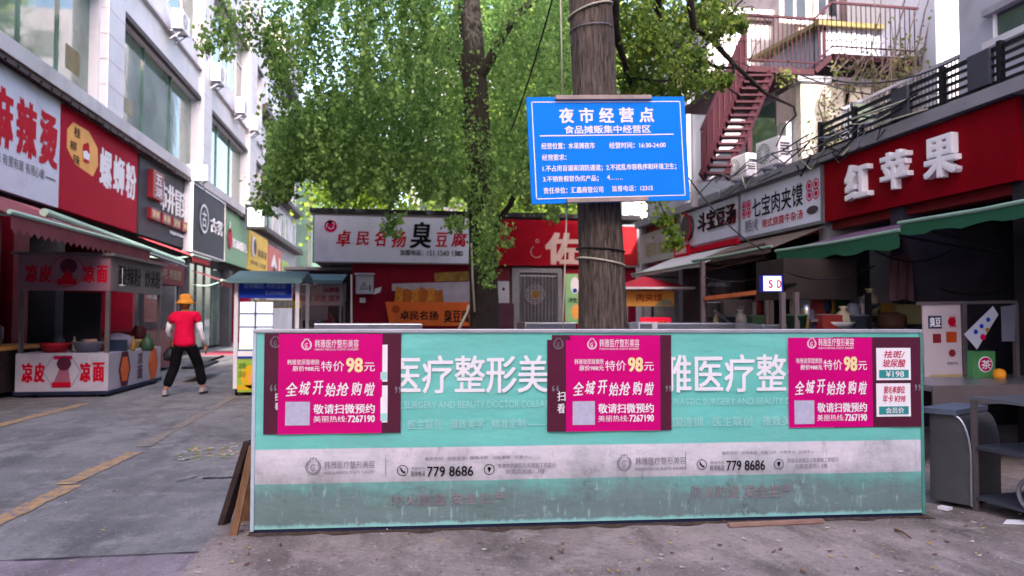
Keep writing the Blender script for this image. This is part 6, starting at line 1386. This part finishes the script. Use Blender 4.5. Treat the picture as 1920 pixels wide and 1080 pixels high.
def leaves_mesh(name, parent, pts, size, mat, droop=.6, up=None):
    """one leaf-sized folded kite per point"""
    n = len(pts); pts = np.asarray(pts)
    a = rng.uniform(0, 2*np.pi, n); tilt = rng.normal(droop, .45, n); s = size*rng.uniform(.5, 1.5, n)
    d = np.stack([np.cos(a)*np.cos(tilt), np.sin(a)*np.cos(tilt), -np.sin(tilt)], 1)     # leaf axis, pointing outward and down
    r = rng.normal(0, 1, (n, 3)); w = np.cross(d, r); w /= np.linalg.norm(w, axis=1, keepdims=True)+1e-9
    nn = np.cross(d, w)
    v = np.empty((n, 4, 3)); v[:, 0] = pts; v[:, 1] = pts+d*(s*.62)[:, None]+w*(s*.46)[:, None]+nn*(s*.10)[:, None]
    v[:, 2] = pts+d*s[:, None]; v[:, 3] = pts+d*(s*.62)[:, None]-w*(s*.46)[:, None]+nn*(s*.10)[:, None]
    L_ = np.array((0, 0, 0.)); q = parent
    while q is not None: L_ = L_+np.array(q.location); q = q.parent
    me = bpy.data.meshes.new(name); v = (v-L_).reshape(-1, 3)
    me.vertices.add(n*4); me.vertices.foreach_set('co', v.ravel().astype(np.float32))
    me.loops.add(n*4); me.loops.foreach_set('vertex_index', np.arange(n*4, dtype=np.int32))
    me.polygons.add(n); me.polygons.foreach_set('loop_start', np.arange(0, n*4, 4, dtype=np.int32)); me.polygons.foreach_set('loop_total', np.full(n, 4, dtype=np.int32))
    me.update(calc_edges=True); me.materials.append(mat)
    o = bpy.data.objects.new(name, me); COL.objects.link(o)
    if parent: o.parent = parent
    return o
def limb(mb, pts, r0, r1, mat, n=10, wob_=.03):
    pts = [Vector(p) for p in pts]; out = []; rs = []
    for i in range(len(pts)-1):
        for k in range(5): t = k/5; p = pts[i].lerp(pts[i+1], t); out.append(p+Vector((random.uniform(-1,1),random.uniform(-1,1),0))*wob_*(0 if i == 0 and k == 0 else 1))
    out.append(pts[-1]); rs = [r0+(r1-r0)*i/(len(out)-1) for i in range(len(out))]
    mb.tube(out, rs, mat, n)

# front trunk carrying the blue board
YT = 7.35
def front_tree():
    P = lambda u, v: onY(u, v, YT)
    base = P(1130, 640); base.z = .03
    rt = thing('plane_tree', (base.x, YT, .035), 'thick furrowed trunk wound with wire behind the blue board, broad leaves aloft', 'tree')
    m = MB(); cen = []; k = 46
    for i in range(k+1):
        v = 940-1130*i/k; u = 1133-27*(640-v)/640*1.0 if v < 640 else 1133; p = P(u, v); 
        wdt = (44+ (max(0, (v-560))/60)**1.5*1.2 - max(0, 560-v)*.008)*pxm(YT); cen.append((p, wdt))
    n = 84; vs = []; fs = []; rid = rng.normal(0, 1, n)
    for i, (p, r) in enumerate(cen):
        if i % 2 == 0: rid = .75*rid+.66*rng.normal(0, 1, n)
        for j in range(n):
            a = 2*math.pi*j/n; rr = r*(1+.03*math.sin(a*2+i*.22)+.02*math.sin(i*.41+a)+.05*math.exp(-((a-4.3)/.25)**2-((i-27)/2.)**2)+.06*math.exp(-((a-5.0)/.2)**2-((i-38)/1.5)**2)+.028*math.sin(a*9+i*.13)+.018*math.sin(a*17-i*.21)+.02*math.sin(a*3+i*.07)+.016*rid[j]); vs.append((p.x+rr*math.cos(a), YT+rr*math.sin(a), max(p.z, -.02)))
    for i in range(len(cen)-1):
        for j in range(n): fs.append((i*n+j, i*n+(j+1)%n, (i+1)*n+(j+1)%n, (i+1)*n+j))
    m.add(vs, fs, bark1)
    top = cen[-1][0]
    limb(m, [top-Vector((0,0,.3)), top+Vector((-.3,.2,1.6)), top+Vector((-.7,.6,3.6)), top+Vector((-.9,.5,5.5))], .30, .12, bark1, 14)
    limb(m, [top-Vector((0,0,.2)), top+Vector((.6,.3,1.2)), top+Vector((1.6,.2,2.6)), top+Vector((2.4,-.2,4))], .22, .08, bark1, 12)
    m.build('trunk', rt, smooth=True)
    # visible limbs on the side of the stairs, measured 8 to 11 m away
    br = MB()
    Q = lambda u, v, d: onY(u, v, d)
    limb(br, [Q(1150,-10,7.6), Q(1156,60,7.9), Q(1168,115,8.2), Q(1186,165,8.5), Q(1210,200,8.8)], .055, .015, bark2, 8, .01)
    limb(br, [Q(1150,-60,7.6), Q(1232,-10,8.3), Q(1236,40,8.6), Q(1258,78,8.9), Q(1300,108,9.2), Q(1345,126,9.4), Q(1380,128,9.5)], .055, .018, bark2, 8, .01)
    limb(br, [Q(1232,-60,8.3), Q(1292,-10,8.6), Q(1300,50,8.8), Q(1340,78,9.0), Q(1368,112,9.2), Q(1398,140,9.3), Q(1440,178,9.5), Q(1488,200,9.6), Q(1493,215,9.6)], .055, .012, bark2, 8, .01)
    limb(br, [Q(1368,112,9.2), Q(1378,128,9.2), Q(1366,165,9.2), Q(1390,182,9.2)], .025, .01, bark2, 6, .01)
    limb(br, [Q(1493,215,9.6), Q(1470,240,9.6), Q(1455,275,9.6)], .018, .008, bark2, 6, .01)
    limb(br, [Q(1300,50,8.8), Q(1345,75,8.9), Q(1356,40,8.9), Q(1375,20,8.8), Q(1400,-10,8.8)], .02, .01, bark2, 6, .01)
    limb(br, [Q(1168,115,8.2), Q(1180,145,8.4), Q(1240,152,8.6), Q(1262,150,8.7), Q(1272,105,8.8)], .02, .008, bark2, 6, .01)
    for _ in range(16):
        u, v = random.choice([(1345,126),(1398,140),(1440,178),(1375,20),(1300,108)]); d = 9.2; p0 = Q(u, v, d); p1 = p0+Vector((random.uniform(-.6,1.0), random.uniform(-.3,.6), random.uniform(-.6,.8))); limb(br, [p0, p0.lerp(p1,.5)+Vector((0,0,.1)), p1], .008, .003, bark2, 5, .01)
    br.build('branch', rt, smooth=True)
    # leaf sprays in view, then the high crown out of the frame that shades the lane
    pts = []
    sprays = [(1185,30,60),(1200,90,55),(1180,140,45),(1225,160,45),(1230,60,50),(1265,30,45),(1275,90,45),(1240,120,50),(1300,100,36),(1320,30,34),(1348,45,30),(1370,30,28),(1305,140,34),(1330,145,26),(1282,150,34),(1255,175,24),(1345,5,30),(1298,10,40),(1210,5,60),(1190,175,28),(1390,40,16),(1360,145,16)]
    for (u, v, r) in sprays:
        d = random.uniform(8.0, 9.6); c = onY(u, v, d); rr = r*pxm(d)
        for _ in range(int(10*r)):
            q = rng.normal(0, .42, 3)*rr; q[2] -= abs(rng.normal(0, .25))*rr; pts.append((c.x+q[0], c.y+q[1]*1.5, c.z+q[2]))
    leaves_mesh('foliage', rt, pts, .052, broad_m, .9)
    pts = []
    for _ in range(60):
        a = random.uniform(0, 6.28); r = 3.6*math.sqrt(random.random()); c = Vector((top.x+.6+r*math.cos(a), YT+1.5+r*math.sin(a), top.z+3.4+random.uniform(-.6, 3.6)))
        for _ in range(60): pts.append(tuple(c+Vector(rng.normal(0, .42, 3))))
    leaves_mesh('crown', rt, pts, .13, broad_m, .4)
    return rt, P
ft, PT = front_tree()
# wires round the trunk
for k, (v, tl, r_, lab, mt) in enumerate(((22, -14, .012, 'pale cable looped slantwise high round the thick trunk', rope_m), (58, -4, .006, 'thin mauve wire round the thick trunk above the blue board', grey_metal), (470, 3, .010, 'dark cable round the thick trunk under the blue board', cable_m), (492, 8, .011, 'pale wire sagging round the thick trunk below the dark cable', rope_m))):
    mb = MB(); pp = []
    for j in range(33):
        a = 2*math.pi*j/32; u = 1133-27*(640-v)/640; c = PT(u, v); rr = (44-max(0, 560-v)*.008)*pxm(YT)*1.045+r_*.5
        pp.append((c.x+rr*math.cos(a), YT+rr*math.sin(a), c.z-tl*pxm(YT)*math.cos(a)))
    mb.tube(pp, r_, mt, 6); tag(mb.build('trunk_wire', loc=pp[0], smooth=True), lab, 'wire')

def blue_board():
    Y = YT-.42; f = Face(onY(997,383,Y), onY(1294,375,Y), onY(988,182,Y))
    # the plate hangs a little out of square: shear the far corners as measured
    rt = thing('notice_board', f.P(f.w/2,0), 'bright blue night market notice board tied to the thick trunk', 'sign')
    mb = MB(); f.board(mb, blue_sign, .025); mb.build('board', rt, bevel=.003)
    mb = MB(); i0 = .045
    for a0, a1, b0, b1 in ((i0, f.w-i0, i0, i0+.009), (i0, f.w-i0, f.h-i0-.009, f.h-i0), (i0, i0+.009, i0, f.h-i0), (f.w-i0-.009, f.w-i0, i0, f.h-i0)): f.rect(mb, a0, b0, a1, b1, white_ink, n=.003, t=.002)
    f.rectpx(mb, 1012, 252.3, 1263, 254.4, white_ink, n=.003, t=.002); mb.build('border', rt)
    T = MB(); k = dict(n=.0035)
    for i, ch in enumerate('夜市经营点'): u = 1048+i*37.5; f.px(T, ch, u, 202.5-i*.3, u+28, 231-i*.4, white_ink, bold=.028, **k)
    f.px(T, '食品摊贩集中经营区', 1058, 235, 1220, 250, white_ink, bold=.022, **k)
    f.px(T, '经营位置：水果摊夜市', 1015, 267.5, 1115, 279.5, white_ink, bold=.018, **k); f.px(T, '经营时间：16:30-24:00', 1142, 266.5, 1248, 278, white_ink, bold=.018, **k)
    f.px(T, '经营要求：', 1016, 289.5, 1062, 301, white_ink, bold=.018, **k)
    f.px(T, '1.不占用盲道和消防通道；2.不扰乱市容秩序和环境卫生；', 1017, 308, 1268, 320.5, white_ink, bold=.018, **k)
    f.px(T, '3.不销售假冒伪劣产品；', 1018, 329.5, 1122, 341.5, white_ink, bold=.018, **k); f.px(T, '4.……', 1138, 327.5, 1167, 337, white_ink, bold=.01, **k)
    f.px(T, '责任单位：汇鑫商管公司', 1019, 350.5, 1131, 362.5, white_ink, bold=.018, **k); f.px(T, '监督电话：12315', 1147, 347.5, 1224, 358.5, white_ink, bold=.018, **k)
    T.build('lettering', rt)
    for u0, u1, v, lab in ((1040, 1220, 184, 't'), (1062, 1214, 377, 'b')):
        mb = MB(); a, b = f.loc(u0, v), f.loc(u1, v); mb.obox(f.O, f.U, f.V, f.N, a[0], b[0], a[1]-.021, a[1]+.021, .001, .035, wood_grey); mb.build('batten', rt, bevel=.004)
    mb = MB()
    for u in (1060, 1195): p = f.P(*f.loc(u, 184), -.03); mb.bar(p, p+Vector((0,.2,0)), .03, .03, wood_grey)
    mb.build('spacer', rt)
blue_board()

# weeping tree behind
def weeping_tree():
    Y = 14.2; P = lambda u, v, d=Y: onY(u, v, d)
    base = P(908, 620); base.z = 0
    rt = thing('ginkgo_tree', (base.x, Y, 0), 'big green tree with drooping sprays of small leaves over the kiosk', 'tree')
    m = MB(); limb(m, [(base.x+.02,Y,-.02), P(907,560), P(905,480), P(900,330), P(893,180), P(883,60), P(876,-60), P(868,-260)], .29, .20, bark2, 16, .012)
    limb(m, [P(903,470), P(935,420,13.8), P(985,330,13.2), P(1030,200,12.6)], .07, .03, bark2, 8); limb(m, [P(898,200), P(860,120,14.4), P(800,40,14.2), P(700,-40,13.8)], .08, .02, bark2, 8)
    limb(m, [P(890,160), P(960,40,13.6), P(1060,-60,13)], .12, .04, bark2, 8); limb(m, [P(896,260), P(850,220,14.6), P(800,190,15), P(720,190,15.2)], .05, .015, bark2, 8)
    m.build('trunk', rt, smooth=True)
    pts = []
    # hanging strands: from a point on the crown's envelope leaves trickle down
    def strand(c, L_, n, sp=.11):
        t = rng.random(n)**.85
        x = c[0]+rng.normal(0, sp, n)*(1.1-.5*t)+.05*np.sin(t*9+c[0]*7); y = c[1]+rng.normal(0, sp*1.2, n); z = c[2]-t*L_
        pts.extend(zip(x, y, z))
    # outline of the crown in the photo: (u, lowest v) pairs; strands end about there
    us = [385, 420, 455, 490, 505, 530, 560, 590, 640, 700, 760, 820, 870, 905, 960, 1010, 1060, 1120, 1200]
    vl = [100, 130, 90, 360, 375, 380, 325, 350, 372, 378, 375, 378, 385, 500, 380, 385, 375, 350, 260]
    ut = [-120]*len(us)
    lowest = lambda u: float(np.interp(u, us, vl))+14*math.sin(u*.071)+11*math.sin(u*.19+1)-20
    # dense body: long curtains of leaves
    for _ in range(1350):
        u = random.uniform(505, 1090); lo = lowest(u)
        tp = float(np.interp(u, [500, 540, 600, 660, 720, 780, 900, 1090], [225, 190, 150, 105, 70, 10, -60, -80]))
        v = random.uniform(tp, max(tp+10, lo-30)); d = random.uniform(11.2, 16.5)
        if 862 < u < 930 and d < 13.9 and v < 190 and random.random() < .9: continue
        c = P(u, v, d); L_ = min(random.uniform(.5, 1.9), (lo-v)*pxm(d)+.05); strand(c, max(.2, L_), random.randint(44, 70), .055)
    for _ in range(520):
        u = random.uniform(530, 1090); lo = lowest(u)-15; tp = float(np.interp(u, [500, 600, 700, 780, 900, 1090], [240, 170, 110, 20, -60, -80]))
        strand(P(u, random.uniform(tp, lo-50), random.uniform(15.5, 17.5)), random.uniform(.5, 1.3), 46, .16)
    # airy hanging sprays against the sky
    for _ in range(190):
        u = random.uniform(505, 820); tp = float(np.interp(u, [405, 500, 560, 640, 720, 800], [60, 150, 140, 100, 60, 20]))
        v = random.uniform(-150, tp-20); d = random.uniform(10.0, 12.5); strand(P(u, v, d), random.uniform(.9, 1.9), random.randint(55, 85), .04)
    for (u, v, L_) in ((397,30,.35),(412,10,.5),(430,-10,.5),(448,0,.4),(470,-20,.5),(488,10,.45),(500,40,.5),(512,90,.4),(520,20,.8),(392,70,.2),(540,60,.6),(430,60,.3),(468,30,.4),(530,-20,.9)):
        for _ in range(3): strand(P(u+random.uniform(-9,9), v+random.uniform(-8,8), 10.5), L_*1.2, 30, .06)
    # low hanging tips
    for (u, v, L_) in ((490,330,.5),(500,350,.45),(510,365,.3),(735,395,.4),(728,400,.35),(905,440,.5),(915,470,.45),(930,430,.45),(922,500,.3),(1035,380,.3),(860,400,.2),(540,340,.3),(850,405,.25),(945,415,.4)):
        for _ in range(3): strand(P(u+random.uniform(-9,9), v, 12.0), L_, 44, .07)
    # the rest of the crown, above the picture
    for _ in range(420):
        a = random.uniform(0, 6.28); r = 4.6*math.sqrt(random.random()); strand((base.x-.2+r*math.cos(a), Y+r*math.sin(a), 8.2+random.uniform(0, 4.5)*(1-r/6)), 1.2, 40, .25)
    leaves_mesh('crown', rt, pts, .058, ginkgo_m, 1.0)
    print('leaves', len(pts))
weeping_tree()
def bushes():
    for x, y, z0, z1, rr, lab in ((6.5, 36, 6, 19, 4.2, 'tall street tree rising beyond the kiosk roof, nearer of the far pair'), (12.5, 41, 5, 21, 4.8, 'tall street tree far behind the iron stairs, taller of the far pair')):
        rt = thing('street_tree', (x, y, 0), lab, 'tree', 'trees beyond the kiosk'); m = MB(); limb(m, [(x,y,0),(x+.2,y,z0+2),(x-.1,y,z1-3)], .3, .08, bark2, 8); m.build('trunk', rt, smooth=True)
        pts = []
        for _ in range(230):
            zz = random.uniform(z0, z1); r_ = rr*math.sqrt(max(.05, 1-((zz-(z0+z1)/2)/((z1-z0)/2))**2)); a = random.uniform(0, 6.28); q = r_*math.sqrt(random.random())
            c = np.array((x+q*math.cos(a), y+q*math.sin(a), zz)); pts += [tuple(c+rng.normal(0,.5,3)) for _ in range(40)]
        leaves_mesh('crown', rt, pts, .34, broad_m, .4)
    for (u0, u1, v0, v1, Y, lab, nm, mat, nc) in ((590, 770, 300, 405, 25, 'bright yellow green tree behind the white kiosk sign', 'bushy_tree', bush_m, 110), (770, 1000, 180, 410, 27, 'dark green tree behind the kiosk roof, hidden by the weeping tree', 'bushy_tree', broad_m, 120), (960, 1240, 60, 400, 28, 'tall dark tree behind the thick trunk and blue board', 'bushy_tree', broad_m, 190)):
        c = onY((u0+u1)/2, (v0+v1)/2, Y); rt = thing(nm, (c.x, Y, 0), lab, 'tree', 'trees beyond the kiosk'); m = MB(); limb(m, [(c.x,Y,0),(c.x+.1,Y,c.z*.6),(c.x-.1,Y,c.z)], .2, .08, bark2, 8); m.build('trunk', rt, smooth=True)
        pts = []
        for _ in range(nc):
            q = onY(random.uniform(u0,u1), random.uniform(v0,v1), Y+random.uniform(-1.5,1.5))
            for _ in range(60): pts.append(tuple(q+Vector(rng.normal(0,.32,3))))
        leaves_mesh('crown', rt, pts, .13, mat, .4)
bushes()
def creepers():
    rt = thing('creeper', ((xwa+xwb)/2, yw-.1, 3.6), 'bare brown creeper stems with few leaves climbing wall and fire escape', 'creeper')
    m = MB(); pts = []
    for _ in range(70):
        x = random.uniform(xwa+.1, xwb+1.2); y = yw-.06-random.uniform(0,.1); p = Vector((x,y,3.6)); path = [p.copy()]; up = random.uniform(1.0, 3.2)
        if x > (xwa+xwb)/2 and random.random() < .5: up = random.uniform(2.4, 5)
        for k in range(6):
            p = p+Vector((random.uniform(-.22,.22), random.uniform(-.05,.03)-(.14 if p.z > zw1-.2 else 0), up/6)); path.append(p.copy())
            if random.random() < .4:
                for _ in range(random.randint(2, 9)): pts.append(tuple(p+Vector(rng.normal(0,.09,3))+Vector((0,-.05,0))))
        m.tube(path, [random.uniform(.010,.022)]*6+[.005], vine_m, 5)
    for _ in range(90):  # tangle hanging under the landing
        u = random.uniform(1560, 1760); v = random.uniform(85, 150); a = onY(u, v, ylan-.1); b = a+Vector((random.uniform(-.5,.5), random.uniform(-.1,.2), random.uniform(-.6,.25))); m.tube([a, a.lerp(b,.5)+Vector((random.uniform(-.1,.1),0,-.12)), b], random.uniform(.006,.014), vine_m, 4)
        if random.random() < .2:
            for _ in range(8): pts.append(tuple(b+Vector(rng.normal(0,.12,3))))
    for (u, v) in ((1688,75),(1700,110),(1575,130),(1560,195),(1575,205),(1545,250),(1480,145),(1470,140),(1735,140),(1680,145),(1530,235),(1555,250),(1640,140)):
        c = onY(u, v, yw-.6)
        for _ in range(34): pts.append(tuple(c+Vector(rng.normal(0,.13,3))))
    m.build('stem', rt); leaves_mesh('foliage', rt, pts, .065, creeper_m, .6)
    # two tall bare shoots
    for u, lab in ((1668, 'tall bare pale shoot reaching past the iron landing'), (1712, 'slimmer bare shoot beside the tall one')):
        m = MB(); q = [onY(u-2,330,yw-1.6), onY(u,210,yw-1.6), onY(u+3,110,yw-1.6), onY(u+24,20,yw-1.4), onY(u+34,-30,yw-1.4)]; limb(m, q, .03, .012, vine_m, 7, .02)
        tag(m.build('bare_sapling', loc=q[0], smooth=True), lab, 'sapling')
creepers()
# trailing spray over the pale grey sign
rt = thing('hanging_spray', onY(1240,420,11), 'yellow green spray trailing from the tree over the pale grey sign', 'branch'); m = MB(); q = [onY(1228,360,11), onY(1244,400,11), onY(1262,440,11), onY(1268,452,11)]; limb(m, q, .012, .004, bark2, 6, .01); m.build('stem', rt); pts = []
for i in range(260):
    t = random.random(); k = min(2, int(t*3)); p = q[k].lerp(q[k+1], t*3-k); pts.append(tuple(p+Vector(rng.normal(0,.09,3))*(1.3-t*.5)))
leaves_mesh('foliage', rt, pts, .075, bush_m, .8)

# ------------------------------------------------------------------ cables and ropes
cable('black cable slanting down from the top beside the thick trunk', sag(onY(1046,-40,9), onY(958,245,11), .1), .012, cable_m)
cable('pale rope hanging straight beside the thick trunk above the blue board', [onY(1050,-40,7.2), onY(1053,90,7.2), onY(1054,182,7.2)], .008, rope_m, 'rope')
cable('pale rope hanging below the blue board beside the trunk', [onY(1063,384,7.1), onY(1060,480,7.1), onY(1057,560,7.1), onY(1054,640,7.1)], .008, rope_m, 'rope')
cable('white conduit running down the darker trunk', [onY(884,455,13.85), onY(886,520,13.85), onY(890,585,13.85)], .02, rope_m, 'conduit')
cable('dark wire drooping from the white duct to the corrugated canopy', sag(onY(1290,332,10), onY(1432,470,9.4), .12), .012, cable_m)
cable('long dark cable crossing the courtyard walls', sag(onY(1560,150,12.5), onY(1875,60,11), .35), .016, cable_m)
cable('dark cable running low across the ivy wall', sag(onY(1500,140,13.2), onY(1760,175,12.6), .2), .014, cable_m)
cable('pale stick leaning at the darker trunk foot', [onY(858,622,13), onY(876,585,13.3), onY(879,572,13.3)], .025, rope_m, 'stick')
